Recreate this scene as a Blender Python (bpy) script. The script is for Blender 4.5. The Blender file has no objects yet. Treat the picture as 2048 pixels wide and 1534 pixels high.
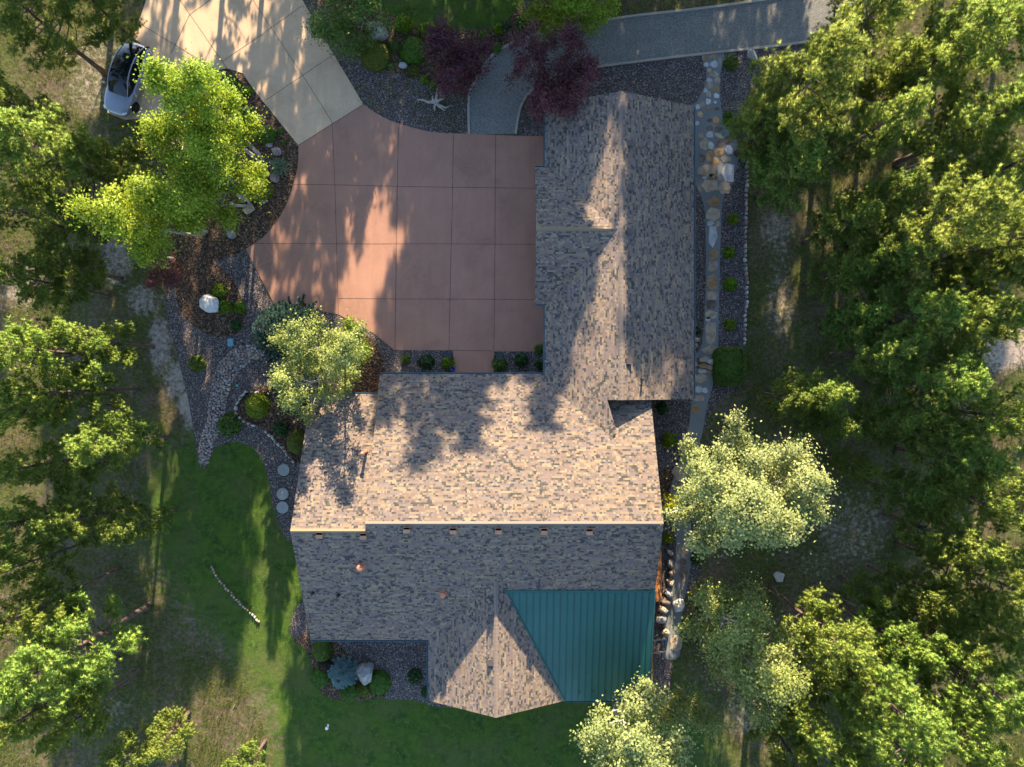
import bpy, bmesh, math, random
import numpy as np
from mathutils import Vector, Matrix, noise as mnoise
from mathutils.geometry import tessellate_polygon

sc = bpy.context.scene
COL = sc.collection
# ------------------------------------------------------------------ camera, sky, sun, exposure
H = 44.0                      # drone height in metres
F = 1024.0 / math.tan(math.radians(73.74 / 2))
cam = bpy.data.cameras.new('drone_camera')
cam.lens = 24.0; cam.sensor_width = 36.0; cam.clip_end = 2000
cob = bpy.data.objects.new('drone_camera', cam); COL.objects.link(cob)
cob.location = (0, 0, H); sc.camera = cob
SUN = Vector((0.085, 1.0, 0.336)).normalized()      # towards the sun
w = bpy.data.worlds.new('World'); sc.world = w; w.use_nodes = True
sky = w.node_tree.nodes.new('ShaderNodeTexSky'); sky.sky_type = 'NISHITA'; sky.sun_disc = False
sky.sun_elevation = math.asin(SUN.z); sky.sun_rotation = math.atan2(SUN.x, SUN.y)
bg = w.node_tree.nodes['Background']; bg.inputs['Strength'].default_value = 0.12; sky.ozone_density = 1.0; sky.dust_density = 1.5; sky.altitude = 1800
w.node_tree.links.new(sky.outputs[0], bg.inputs['Color'])
sl = bpy.data.lights.new('sun', 'SUN'); sl.energy = 5.0; sl.angle = math.radians(0.5); sl.color = (1.0, 0.80, 0.56)
so = bpy.data.objects.new('sun', sl); COL.objects.link(so)
so.rotation_euler = (-SUN).to_track_quat('-Z', 'Y').to_euler(); so.location = (0, 60, 40)
sc.view_settings.view_transform = 'Standard'; sc.view_settings.look = 'None'
sc.view_settings.exposure = 2.2; sc.view_settings.gamma = 1.0
sc.render.engine = 'CYCLES'
sc.cycles.max_bounces = 6; sc.cycles.diffuse_bounces = 3; sc.cycles.transmission_bounces = 3

RNG = np.random.default_rng(7)
random.seed(7)

def P(px, py, z=0.0):
    """a place on the plan of the site (drone survey pixels) at height z -> metres"""
    return ((px - 1024) / F * (H - z), -(py - 767) / F * (H - z))

# ------------------------------------------------------------------ node helpers
def node(nt, t, ins=None, **props):
    n = nt.nodes.new(t)
    for k, v in props.items(): setattr(n, k, v)
    for k, v in (ins or {}).items():
        s = n.inputs[k]
        if isinstance(v, bpy.types.NodeSocket): nt.links.new(v, s)
        else: s.default_value = v
    return n
def rgba(c): return (c[0], c[1], c[2], 1.0)
def ramp(nt, fac, stops, interp='LINEAR'):
    n = nt.nodes.new('ShaderNodeValToRGB'); cr = n.color_ramp; cr.interpolation = interp
    while len(cr.elements) < len(stops): cr.elements.new(0.5)
    for e, (p, c) in zip(cr.elements, stops):
        e.position = p; e.color = rgba(c) if hasattr(c, '__len__') else (c, c, c, 1)
    nt.links.new(fac, n.inputs[0]); return n.outputs[0]
def mixc(nt, fac, a, b, blend='MIX'):
    n = node(nt, 'ShaderNodeMix', data_type='RGBA', blend_type=blend)
    for i, v in ((0, fac), (6, a), (7, b)):
        if isinstance(v, bpy.types.NodeSocket): nt.links.new(v, n.inputs[i])
        else: n.inputs[i].default_value = rgba(v) if hasattr(v, '__len__') else v
    return n.outputs[2]
def math_(nt, op, a, b=0.0, c=None):
    n = node(nt, 'ShaderNodeMath', operation=op)
    for i, v in enumerate((a, b) if c is None else (a, b, c)):
        if isinstance(v, bpy.types.NodeSocket): nt.links.new(v, n.inputs[i])
        else: n.inputs[i].default_value = v
    return n.outputs[0]
def noise(nt, scale, detail=4, rough=0.55, vec=None, dist=0.0):
    n = node(nt, 'ShaderNodeTexNoise', {'Scale': scale, 'Detail': detail, 'Roughness': rough, 'Distortion': dist})
    if vec is not None: nt.links.new(vec, n.inputs['Vector'])
    return n.outputs['Fac']
def mat(name, rough=0.8, spec=0.3):
    m = bpy.data.materials.new(name); m.use_nodes = True
    nt = m.node_tree; b = nt.nodes['Principled BSDF']
    b.inputs['Roughness'].default_value = rough; b.inputs['Specular IOR Level'].default_value = spec
    return m, nt, b
def bump(nt, b, h, strength=0.5, dist=0.05):
    n = node(nt, 'ShaderNodeBump', {'Height': h, 'Strength': strength, 'Distance': dist})
    nt.links.new(n.outputs[0], b.inputs['Normal'])
def pos(nt): return node(nt, 'ShaderNodeNewGeometry').outputs['Position']
def simple(name, c, rough=0.6, spec=0.4, metal=0.0, var=0.25, scale=3.0):
    m, nt, b = mat(name, rough, spec); b.inputs['Metallic'].default_value = metal
    oc = node(nt, 'ShaderNodeTexCoord').outputs['Object']
    f = noise(nt, scale, 5, 0.6, oc)
    lo = [x * (1 - var) for x in c]; hi = [min(1, x * (1 + var)) for x in c]
    nt.links.new(ramp(nt, f, [(0.3, lo), (0.7, hi)]), b.inputs['Base Color'])
    return m

# ------------------------------------------------------------------ mesh helpers
def mesh_obj(name, V, faces, mats, parent=None, mi=None, smooth=False, world=True):
    me = bpy.data.meshes.new(name)
    if isinstance(faces, np.ndarray):
        n, k = faces.shape
        me.vertices.add(len(V)); me.vertices.foreach_set('co', np.asarray(V, np.float32).ravel())
        me.loops.add(n * k); me.loops.foreach_set('vertex_index', faces.astype(np.int32).ravel())
        me.polygons.add(n); me.polygons.foreach_set('loop_start', np.arange(0, n * k, k, dtype=np.int32))
        me.update(calc_edges=True)
    else:
        me.from_pydata([tuple(v) for v in V], [], faces)
    for m in (mats if isinstance(mats, (list, tuple)) else [mats]): me.materials.append(m)
    if mi is not None: me.polygons.foreach_set('material_index', np.asarray(mi, np.int32))
    if smooth: me.polygons.foreach_set('use_smooth', np.ones(len(me.polygons), bool))
    me.update()
    o = bpy.data.objects.new(name, me); COL.objects.link(o)
    if parent is not None:
        o.parent = parent
        if world and parent.type == 'EMPTY': o.matrix_parent_inverse = Matrix.Translation(-Vector(parent.location))
    return o
class MB:
    def __init__(s): s.v = []; s.f = []; s.m = []
    def face(s, pts, m=0):
        i = len(s.v); s.v += [tuple(p) for p in pts]; s.f.append(list(range(i, i + len(pts)))); s.m.append(m)
    def box(s, c, d, rz=0.0, m=0, rx=0.0):
        cx, cy, cz = c; a, b, e = d[0] / 2, d[1] / 2, d[2] / 2
        R = Matrix.Rotation(rz, 3, 'Z') @ Matrix.Rotation(rx, 3, 'X')
        i = len(s.v)
        for x, y, z in ((-a,-b,-e),(a,-b,-e),(a,b,-e),(-a,b,-e),(-a,-b,e),(a,-b,e),(a,b,e),(-a,b,e)):
            p = R @ Vector((x, y, z)); s.v.append((cx + p.x, cy + p.y, cz + p.z))
        for q in ((0,3,2,1),(4,5,6,7),(0,1,5,4),(1,2,6,5),(2,3,7,6),(3,0,4,7)): s.f.append([i + k for k in q]); s.m.append(m)
    def tube(s, pts, rad, n=6, m=0, cap=True):
        pts = [Vector(p) for p in pts]
        if not hasattr(rad, '__len__'): rad = [rad] * len(pts)
        i0 = len(s.v)
        for k, p in enumerate(pts):
            d = (pts[min(k + 1, len(pts) - 1)] - pts[max(k - 1, 0)]).normalized()
            u = d.cross(Vector((0.31, 0.17, 0.93))); 
            if u.length < 1e-3: u = d.cross(Vector((1, 0, 0)))
            u.normalize(); v = d.cross(u)
            for j in range(n):
                a = 2 * math.pi * j / n; s.v.append(tuple(p + (u * math.cos(a) + v * math.sin(a)) * rad[k]))
        for k in range(len(pts) - 1):
            for j in range(n):
                a = i0 + k * n + j; b = i0 + k * n + (j + 1) % n
                s.f.append([a, b, b + n, a + n]); s.m.append(m)
        if cap:
            s.f.append([i0 + j for j in range(n)][::-1]); s.m.append(m)
            s.f.append([i0 + (len(pts) - 1) * n + j for j in range(n)]); s.m.append(m)
    def lathe(s, prof, c, n=24, m=0):
        i0 = len(s.v); cx, cy, cz = c
        for r, z in prof:
            for j in range(n):
                a = 2 * math.pi * j / n; s.v.append((cx + r * math.cos(a), cy + r * math.sin(a), cz + z))
        for k in range(len(prof) - 1):
            for j in range(n):
                a = i0 + k * n + j; b = i0 + k * n + (j + 1) % n; s.f.append([a, b, b + n, a + n]); s.m.append(m)
        s.f.append([i0 + (len(prof) - 1) * n + j for j in range(n)]); s.m.append(m)
    def prism(s, poly, z0, z1, m=0, ms=None):
        """closed plan polygon raised from z0 to z1"""
        if sum(a[0]*b[1]-b[0]*a[1] for a, b in zip(poly, poly[1:]+poly[:1])) < 0: poly = poly[::-1]
        n = len(poly); i = len(s.v)
        s.v += [(p[0], p[1], z0) for p in poly] + [(p[0], p[1], z1) for p in poly]
        for t in tessellate_polygon([[Vector((p[0], p[1], 0)) for p in poly]]):
            a, b, c = t
            A, B, C = poly[a], poly[b], poly[c]
            if (B[0]-A[0])*(C[1]-A[1])-(B[1]-A[1])*(C[0]-A[0]) < 0: b, c = c, b
            s.f.append([i + n + a, i + n + b, i + n + c]); s.m.append(m)
        for k in range(n):
            l = (k + 1) % n; s.f.append([i + k, i + l, i + n + l, i + n + k]); s.m.append(m if ms is None else ms)
    def build(s, name, mats, parent=None, smooth=False, world=True):
        return mesh_obj(name, s.v, s.f, mats, parent, s.m, smooth, world)
def tag(o, label=None, cat=None, group=None, kind=None):
    if label: o['label'] = label
    if cat: o['category'] = cat
    if group: o['group'] = group
    if kind: o['kind'] = kind
    return o
def empty(name, loc, label, cat, group=None, rz=0.0):
    o = bpy.data.objects.new(name, None); COL.objects.link(o); o.location = loc; o.rotation_euler = (0, 0, rz)
    o.empty_display_size = 0.3
    return tag(o, label, cat, group)
def copy_tree(o, parent=None):
    c = o.copy(); COL.objects.link(c)
    if parent is not None: c.parent = parent
    for ch in list(o.children): copy_tree(ch, c)
    return c
def smooth_poly(pts, sub=5, closed=True):
    out = []; n = len(pts)
    rng = range(n) if closed else range(n - 1)
    for i in rng:
        if closed: p0, p1, p2, p3 = pts[i-1], pts[i], pts[(i+1) % n], pts[(i+2) % n]
        else: p0, p1, p2, p3 = pts[max(i-1,0)], pts[i], pts[i+1], pts[min(i+2,n-1)]
        for k in range(sub):
            t = k / sub
            out.append(tuple(0.5*((2*p1[j])+(-p0[j]+p2[j])*t+(2*p0[j]-5*p1[j]+4*p2[j]-p3[j])*t*t+(-p0[j]+3*p1[j]-3*p2[j]+p3[j])*t**3) for j in (0, 1)))
    if not closed: out.append(tuple(pts[-1][:2]))
    return out
SHEETS = [0]
def sheet(name, pxs, z, m, smooth=True, sub=5, thick=0.25, label=None):
    SHEETS[0] += 1; z += 0.0007 * (SHEETS[0] % 7)
    pts = [P(*p) for p in pxs]
    if smooth: pts = smooth_poly(pts, sub)
    b = MB(); b.prism(pts, z - thick, z)
    o = b.build(name, m); tag(o, kind='structure'); return o, pts
def inside(poly, X, Y):
    poly = np.asarray(poly); r = np.zeros(X.shape, bool); n = len(poly)
    for i in range(n):
        x1, y1 = poly[i]; x2, y2 = poly[(i + 1) % n]
        if y1 == y2: continue
        c = ((y1 > Y) != (y2 > Y)) & (X < (x2 - x1) * (Y - y1) / (y2 - y1) + x1); r ^= c
    return r
def dist_poly(poly, X, Y):
    poly = np.asarray(poly); d = np.full(X.shape, 1e9); n = len(poly)
    for i in range(n):
        a = poly[i]; b = poly[(i + 1) % n]; e = b - a; L = (e ** 2).sum() + 1e-9
        t = np.clip(((X - a[0]) * e[0] + (Y - a[1]) * e[1]) / L, 0, 1)
        d = np.minimum(d, np.hypot(X - a[0] - t * e[0], Y - a[1] - t * e[1]))
    return d

# ------------------------------------------------------------------ materials
def ground_material():
    m, nt, b = mat('meadow_and_lawn_soil', 0.95, 0.1)
    p = pos(nt)
    at = lambda n: node(nt, 'ShaderNodeAttribute', attribute_name=n).outputs['Fac']
    n1 = noise(nt, 0.35, 6, 0.65, p); n2 = noise(nt, 2.2, 6, 0.7, p); n3 = math_(nt, 'ADD', math_(nt, 'MULTIPLY', noise(nt, 14.0, 5, 0.75, p), 0.5), math_(nt, 'MULTIPLY', ramp(nt, noise(nt, 4.5, 5, 0.7, p), [(0.3, 0.15), (0.7, 0.85)]), 0.5)); n4 = noise(nt, 0.9, 5, 0.6, p)
    duff = ramp(nt, n3, [(0.25, (0.06, 0.046, 0.033)), (0.52, (0.185, 0.138, 0.100)), (0.75, (0.34, 0.265, 0.195))])
    green = ramp(nt, n3, [(0.25, (0.028, 0.044, 0.011)), (0.52, (0.090, 0.112, 0.028)), (0.75, (0.20, 0.195, 0.065))])
    gm = ramp(nt, math_(nt, 'ADD', math_(nt, 'MULTIPLY', n2, 0.55), math_(nt, 'MULTIPLY', n1, 0.6)), [(0.45, 0.0), (0.62, 1.0)])
    base = mixc(nt, gm, duff, green)
    soil = ramp(nt, n3, [(0.25, (0.17, 0.14, 0.108)), (0.5, (0.40, 0.34, 0.28)), (0.75, (0.52, 0.455, 0.385))])
    sm = ramp(nt, math_(nt, 'ADD', at('soil'), math_(nt, 'ADD', math_(nt, 'MULTIPLY', math_(nt, 'SUBTRACT', n2, 0.5), 1.3), math_(nt, 'MULTIPLY', math_(nt, 'SUBTRACT', n3, 0.5), 0.5))), [(0.34, 0.0), (0.62, 1.0)])
    base = mixc(nt, sm, base, soil)
    w1 = node(nt, 'ShaderNodeTexWave', {'Vector': p, 'Scale': 0.28, 'Distortion': 6.0, 'Detail': 2.0, 'Detail Scale': 0.4}, wave_type='BANDS', bands_direction='DIAGONAL').outputs['Fac']
    n5 = noise(nt, 30.0, 4, 0.8, p)
    n6 = ramp(nt, noise(nt, 2.6, 8, 0.82, p), [(0.36, 0.05), (0.64, 0.95)])
    lawn = ramp(nt, math_(nt, 'ADD', math_(nt, 'MULTIPLY', n6, 0.8), math_(nt, 'MULTIPLY', n5, 0.2)), [(0.2, (0.020, 0.046, 0.010)), (0.5, (0.048, 0.096, 0.018)), (0.8, (0.110, 0.185, 0.032))])
    lawn = mixc(nt, math_(nt, 'MULTIPLY', w1, 0.55), lawn, (0.065, 0.125, 0.020))
    lawn = mixc(nt, ramp(nt, n4, [(0.42, 0.0), (0.66, 0.75)]), lawn, (0.085, 0.150, 0.016))
    lawn = mixc(nt, ramp(nt, n1, [(0.46, 0.0), (0.66, 0.6)]), lawn, (0.115, 0.125, 0.045))
    lm = ramp(nt, math_(nt, 'ADD', at('lawn'), math_(nt, 'MULTIPLY', math_(nt, 'SUBTRACT', n2, 0.5), 1.3)), [(0.25, 0.0), (0.75, 1.0)])
    base = mixc(nt, lm, base, lawn)
    nt.links.new(base, b.inputs['Base Color'])
    bump(nt, b, math_(nt, 'ADD', math_(nt, 'ADD', n3, n5), math_(nt, 'MULTIPLY', n2, 0.8)), 0.9, 0.12)
    return m
def gravel_material(name, stops, scale=17.0, tint=(0.5, 0.5, 0.5), st=0.9):
    m, nt, b = mat(name, 0.9, 0.25); p = pos(nt)
    v = node(nt, 'ShaderNodeTexVoronoi', {'Vector': p, 'Scale': scale, 'Randomness': 1.0})
    sep = node(nt, 'ShaderNodeSeparateColor', {'Color': v.outputs['Color']})
    c = ramp(nt, sep.outputs[0], stops)
    c = mixc(nt, ramp(nt, noise(nt, 0.7, 5, 0.6, p), [(0.35, 0.0), (0.7, 0.35)]), c, tint, 'MULTIPLY')
    nt.links.new(c, b.inputs['Base Color'])
    bump(nt, b, math_(nt, 'SUBTRACT', 1.0, v.outputs['Distance']), st, 0.05)
    return m
def concrete_material(name, c, var=0.16):
    m, nt, b = mat(name, 0.82, 0.3); p = pos(nt)
    a = noise(nt, 0.5, 6, 0.6, p, 0.6); d = noise(nt, 5.0, 6, 0.7, p); e = noise(nt, 40.0, 3, 0.7, p)
    f = math_(nt, 'ADD', math_(nt, 'MULTIPLY', a, 0.6), math_(nt, 'ADD', math_(nt, 'MULTIPLY', d, 0.25), math_(nt, 'MULTIPLY', e, 0.15)))
    lo = [x * (1 - var * 1.3) for x in c]; hi = [x * (1 + var) for x in c]
    col = ramp(nt, f, [(0.36, lo), (0.5, c), (0.64, hi)])
    stain = ramp(nt, noise(nt, 1.3, 7, 0.7, p, 1.2), [(0.60, 0.0), (0.72, 0.30)])
    col = mixc(nt, stain, col, [x * 0.62 for x in c])
    st = node(nt, 'ShaderNodeMapping', {'Vector': p, 'Scale': (2.2, 0.22, 1.0), 'Rotation': (0, 0, 0.06)}).outputs[0]
    col = mixc(nt, ramp(nt, noise(nt, 1.0, 6, 0.7, st), [(0.40, 0.22), (0.56, 0.0)]), col, [x * 0.70 for x in c])
    col = mixc(nt, ramp(nt, noise(nt, 0.23, 3, 0.5, p), [(0.40, 0.0), (0.62, 0.30)]), col, [min(1, x * 1.22) for x in c])
    nt.links.new(col, b.inputs['Base Color']); bump(nt, b, e, 0.15, 0.01)
    return m
SH = [(0.0, (0.194, 0.133, 0.099)), (0.22, (0.176, 0.136, 0.119)), (0.42, (0.249, 0.185, 0.115)), (0.62, (0.206, 0.159, 0.137)), (0.82, (0.142, 0.114, 0.097)), (0.88, (0.297, 0.229, 0.144))]
SD = [(0.0, (0.034, 0.038, 0.037)), (0.12, (0.057, 0.056, 0.051)), (0.24, (0.093, 0.081, 0.069))]
def shingle_material(cap=False):
    m, nt, b = mat('ridge_shingle' if cap else 'asphalt_shingle', 0.92, 0.2)
    if cap:
        r = node(nt, 'ShaderNodeNewGeometry').outputs['Random Per Island']
        c = ramp(nt, r, [(0.0, (0.07, 0.065, 0.055)), (0.2, (0.16, 0.125, 0.10)), (0.5, (0.21, 0.165, 0.13)), (0.8, (0.25, 0.185, 0.108))], 'CONSTANT')
    else:
        uv = node(nt, 'ShaderNodeUVMap').outputs[0]
        s = node(nt, 'ShaderNodeSeparateXYZ', {0: uv}); row = math_(nt, 'FLOOR', math_(nt, 'DIVIDE', s.outputs[1], 0.108))
        rn = node(nt, 'ShaderNodeTexWhiteNoise', {'W': row}, noise_dimensions='1D').outputs['Value']
        cc = math_(nt, 'ADD', math_(nt, 'DIVIDE', s.outputs[0], 0.125), math_(nt, 'MULTIPLY', rn, 37.0))
        v = node(nt, 'ShaderNodeCombineXYZ', {0: math_(nt, 'FLOOR', cc), 1: row})
        r = node(nt, 'ShaderNodeTexWhiteNoise', {0: v.outputs[0]}, noise_dimensions='2D').outputs['Value']
        v3 = node(nt, 'ShaderNodeCombineXYZ', {0: math_(nt, 'FLOOR', math_(nt, 'DIVIDE', cc, 1.9)), 1: row, 2: 9.0})
        r3 = node(nt, 'ShaderNodeTexWhiteNoise', {0: v3.outputs[0]}, noise_dimensions='3D').outputs['Value']
        v2 = node(nt, 'ShaderNodeCombineXYZ', {0: math_(nt, 'FLOOR', math_(nt, 'DIVIDE', cc, 5.0)), 1: row, 2: 5.0})
        r2 = node(nt, 'ShaderNodeTexWhiteNoise', {0: v2.outputs[0]}, noise_dimensions='3D').outputs['Value']
        own = math_(nt, 'GREATER_THAN', r, 0.72)
        f = math_(nt, 'ADD', math_(nt, 'MULTIPLY', r2, math_(nt, 'SUBTRACT', 1.0, own)), math_(nt, 'MULTIPLY', math_(nt, 'FRACT', math_(nt, 'MULTIPLY', r, 13.0)), own))
        c = ramp(nt, f, SH, 'CONSTANT')
        dk = math_(nt, 'ADD', math_(nt, 'MULTIPLY', r, 0.36), math_(nt, 'MULTIPLY', r3, 0.64))
        c = mixc(nt, math_(nt, 'LESS_THAN', dk, 0.325), c, ramp(nt, dk, SD, 'CONSTANT'))
        bump(nt, b, math_(nt, 'ADD', math_(nt, 'SUBTRACT', 1.0, math_(nt, 'FRACT', math_(nt, 'DIVIDE', s.outputs[1], 0.108))), math_(nt, 'MULTIPLY', math_(nt, 'GREATER_THAN', dk, 0.325), 0.6)), 0.7, 0.04)
    p = pos(nt)
    c = mixc(nt, ramp(nt, noise(nt, 0.25, 5, 0.6, p), [(0.35, 0.0), (0.7, 0.28)]), c, (0.62, 0.64, 0.66), 'MULTIPLY')
    c = mixc(nt, math_(nt, 'MULTIPLY', noise(nt, 60, 2, 0.6, p), 0.35), c, (0.12, 0.11, 0.10))
    nt.links.new(c, b.inputs['Base Color']); return m
def leaf_material(name, dark, mid, light, trans=0.35, nscale=1.1, tcol=None, objvar=0.18):
    m = bpy.data.materials.new(name); m.use_nodes = True; nt = m.node_tree; nt.nodes.clear()
    g = node(nt, 'ShaderNodeNewGeometry'); oi = node(nt, 'ShaderNodeObjectInfo')
    oc = node(nt, 'ShaderNodeTexCoord').outputs['Object']
    f = math_(nt, 'ADD', math_(nt, 'ADD', math_(nt, 'MULTIPLY', g.outputs['Random Per Island'], 0.35), math_(nt, 'MULTIPLY', node(nt, 'ShaderNodeAttribute', attribute_name='tint').outputs['Fac'], 0.22)), math_(nt, 'MULTIPLY', noise(nt, nscale, 3, 0.6, oc), 0.6))
    c = ramp(nt, f, [(0.22, dark), (0.55, mid), (0.9, light)])
    hs = node(nt, 'ShaderNodeHueSaturation', {'Color': c, 'Hue': math_(nt, 'ADD', 0.5, math_(nt, 'MULTIPLY', math_(nt, 'SUBTRACT', oi.outputs['Random'], 0.5), 0.035)),
              'Value': math_(nt, 'ADD', 1.0 - objvar / 2, math_(nt, 'MULTIPLY', oi.outputs['Random'], objvar))})
    d = node(nt, 'ShaderNodeBsdfPrincipled', {'Base Color': hs.outputs[0], 'Roughness': 0.55, 'Specular IOR Level': 0.25})
    t = node(nt, 'ShaderNodeBsdfTranslucent', {'Color': mixc(nt, 0.5, hs.outputs[0], tcol or light)})
    mx = node(nt, 'ShaderNodeMixShader', {0: trans, 1: d.outputs[0], 2: t.outputs[0]})
    o = node(nt, 'ShaderNodeOutputMaterial', {0: mx.outputs[0]}); return m
def bark_material(name, lo, hi, scale=6.0):
    m, nt, b = mat(name, 0.9, 0.2); oc = node(nt, 'ShaderNodeTexCoord').outputs['Object']
    mp = node(nt, 'ShaderNodeMapping', {'Vector': oc, 'Scale': (1, 1, 0.3)}).outputs[0]
    f = noise(nt, scale, 6, 0.7, mp); nt.links.new(ramp(nt, f, [(0.35, lo), (0.65, hi)]), b.inputs['Base Color']); bump(nt, b, f, 0.6, 0.03); return m
def stone_material(name, cols, scale=2.5):
    m, nt, b = mat(name, 0.85, 0.3); oc = node(nt, 'ShaderNodeTexCoord').outputs['Object']; oi = node(nt, 'ShaderNodeObjectInfo').outputs['Random']
    v = node(nt, 'ShaderNodeVectorMath', {0: oc, 1: (0, 0, 0)}, operation='ADD')
    cb = node(nt, 'ShaderNodeCombineXYZ', {0: math_(nt, 'MULTIPLY', oi, 50.0)}); nt.links.new(cb.outputs[0], v.inputs[1])
    f = noise(nt, scale, 7, 0.68, v.outputs[0], 0.8); n = len(cols)
    c = ramp(nt, f, [(0.3 + 0.4 * i / (n - 1), q) for i, q in enumerate(cols)])
    c = mixc(nt, 1.0, c, ramp(nt, oi, [(0, 0.78), (1, 1.15)]), 'MULTIPLY')
    nt.links.new(c, b.inputs['Base Color']); bump(nt, b, f, 0.5, 0.05); return m
M = {}
M['ground'] = ground_material()
M['gravel'] = gravel_material('crushed_rock', [(0.0, (0.030, 0.026, 0.026)), (0.45, (0.076, 0.063, 0.060)), (0.72, (0.130, 0.108, 0.098)), (0.88, (0.21, 0.175, 0.155)), (1.0, (0.42, 0.36, 0.33))], 21.0, (0.72, 0.70, 0.72))
M['road'] = gravel_material('fine_grey_gravel', [(0.0, (0.11, 0.11, 0.10)), (0.5, (0.17, 0.17, 0.155)), (1.0, (0.26, 0.25, 0.22))], 26.0, (0.62, 0.64, 0.64), 0.5)
M['mulch'] = gravel_material('bark_mulch', [(0.0, (0.022, 0.013, 0.008)), (0.5, (0.065, 0.038, 0.023)), (0.8, (0.13, 0.08, 0.05)), (1.0, (0.25, 0.17, 0.11))], 13.0, (0.7, 0.66, 0.62))
M['tan'] = concrete_material('tan_concrete', (0.50, 0.355, 0.225))
M['red'] = concrete_material('red_concrete', (0.315, 0.168, 0.113))
M['joint'] = simple('joint_line', (0.045, 0.03, 0.027), 0.95)
M['crack'] = simple('crack_filler', (0.33, 0.22, 0.18), 0.95)
M['mortar'] = concrete_material('grey_mortar', (0.16, 0.17, 0.165), 0.12)
M['curb'] = concrete_material('pale_curb', (0.30, 0.27, 0.22))
M['shingle'] = shingle_material(); M['cap'] = shingle_material(True)
M['fascia'] = simple('dark_fascia', (0.05, 0.065, 0.07), 0.5)
M['gutter'] = simple('blue_grey_gutter', (0.06, 0.12, 0.145), 0.4, 0.5, 0.0, 0.08)
M['wall'] = simple('tan_stucco', (0.33, 0.26, 0.19), 0.9, 0.2, 0, 0.15, 6)
M['timber'] = simple('brown_timber', (0.13, 0.07, 0.035), 0.7, 0.3, 0, 0.3, 5)
M['glass'] = simple('window_glass', (0.02, 0.03, 0.035), 0.06, 0.8, 0, 0.05)
M['white'] = simple('white_paint', (0.7, 0.7, 0.68), 0.5, 0.4, 0, 0.06)
M['darkmetal'] = simple('dark_vent_metal', (0.085, 0.068, 0.064), 0.5, 0.5, 0.2, 0.2)
M['copper'] = simple('weathered_copper', (0.50, 0.20, 0.11), 0.45, 0.5, 0.3, 0.2, 5)
M['blackmetal'] = simple('black_iron', (0.015, 0.015, 0.016), 0.45, 0.5)
def green_metal():
    m, nt, b = mat('green_standing_seam_steel', 0.33, 0.5); p = pos(nt)
    f = noise(nt, 0.4, 4, 0.6, p)
    nt.links.new(ramp(nt, f, [(0.3, (0.009, 0.085, 0.070)), (0.7, (0.014, 0.105, 0.084))]), b.inputs['Base Color'])
    nt.links.new(ramp(nt, noise(nt, 2.5, 5, 0.7, p), [(0.3, 0.36), (0.7, 0.50)]), b.inputs['Roughness']); return m
M['greenmetal'] = green_metal(); M['seam'] = simple('shade_tinted_green_seam', (0.008, 0.066, 0.055), 0.45, 0.4, 0, 0.1)  # seams share the roof's paint; their shade is put into a darker green
M['pine'] = leaf_material('pine_needles', (0.052, 0.118, 0.026), (0.172, 0.275, 0.048), (0.44, 0.51, 0.085), 0.36, 0.9, (0.50, 0.56, 0.06))
M['pinebark'] = bark_material('pine_bark', (0.05, 0.036, 0.028), (0.16, 0.115, 0.092), 7)
M['aspen'] = leaf_material('aspen_leaves', (0.085, 0.125, 0.030), (0.190, 0.235, 0.060), (0.33, 0.36, 0.108), 0.32, 0.9, (0.36, 0.38, 0.07))
M['willow'] = leaf_material('silver_leaves', (0.10, 0.140, 0.045), (0.20, 0.24, 0.080), (0.34, 0.37, 0.145), 0.30, 0.9, (0.36, 0.38, 0.10))
M['birchleaf'] = leaf_material('bright_leaves', (0.085, 0.150, 0.012), (0.190, 0.285, 0.020), (0.36, 0.43, 0.04), 0.38, 0.9, (0.46, 0.50, 0.03))
M['whitebark'] = bark_material('white_bark', (0.28, 0.25, 0.21), (0.60, 0.56, 0.50), 5)
M['greybark'] = bark_material('grey_twigs', (0.16, 0.12, 0.12), (0.36, 0.29, 0.28), 5)
M['purple'] = leaf_material('purple_leaves', (0.030, 0.014, 0.017), (0.095, 0.038, 0.045), (0.24, 0.085, 0.080), 0.30, 1.5, (0.35, 0.07, 0.05))
M['spruce'] = leaf_material('blue_green_needles', (0.014, 0.040, 0.030), (0.040, 0.090, 0.068), (0.11, 0.18, 0.125), 0.15, 1.2)
M['bluespruce'] = leaf_material('ice_blue_needles', (0.10, 0.19, 0.20), (0.22, 0.36, 0.36), (0.40, 0.54, 0.52), 0.10, 2.0)
M['sh_dark'] = leaf_material('dark_shrub_leaves', (0.018, 0.044, 0.013), (0.039, 0.091, 0.023), (0.085, 0.156, 0.039), 0.2, 3)
M['sh_clip'] = leaf_material('clipped_leaves', (0.029, 0.072, 0.008), (0.065, 0.137, 0.012), (0.130, 0.221, 0.019), 0.2, 3)
M['sh_olive'] = leaf_material('olive_leaves', (0.052, 0.078, 0.010), (0.117, 0.156, 0.018), (0.234, 0.260, 0.039), 0.25, 3)
M['sh_yellow'] = leaf_material('golden_leaves', (0.075, 0.110, 0.006), (0.170, 0.230, 0.010), (0.33, 0.37, 0.03), 0.3, 3)
M['sh_lime'] = leaf_material('lime_leaves', (0.060, 0.110, 0.006), (0.130, 0.235, 0.010), (0.25, 0.37, 0.03), 0.3, 3)
M['sh_mid'] = leaf_material('mid_green_leaves', (0.039, 0.078, 0.013), (0.091, 0.163, 0.026), (0.182, 0.260, 0.052), 0.25, 3)
M['sh_red'] = leaf_material('dull_red_leaves', (0.020, 0.012, 0.008), (0.045, 0.028, 0.016), (0.08, 0.05, 0.03), 0.2, 3)
M['sh_yucca'] = leaf_material('grey_green_blades', (0.09, 0.14, 0.08), (0.17, 0.24, 0.14), (0.30, 0.38, 0.22), 0.2, 3)
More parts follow.
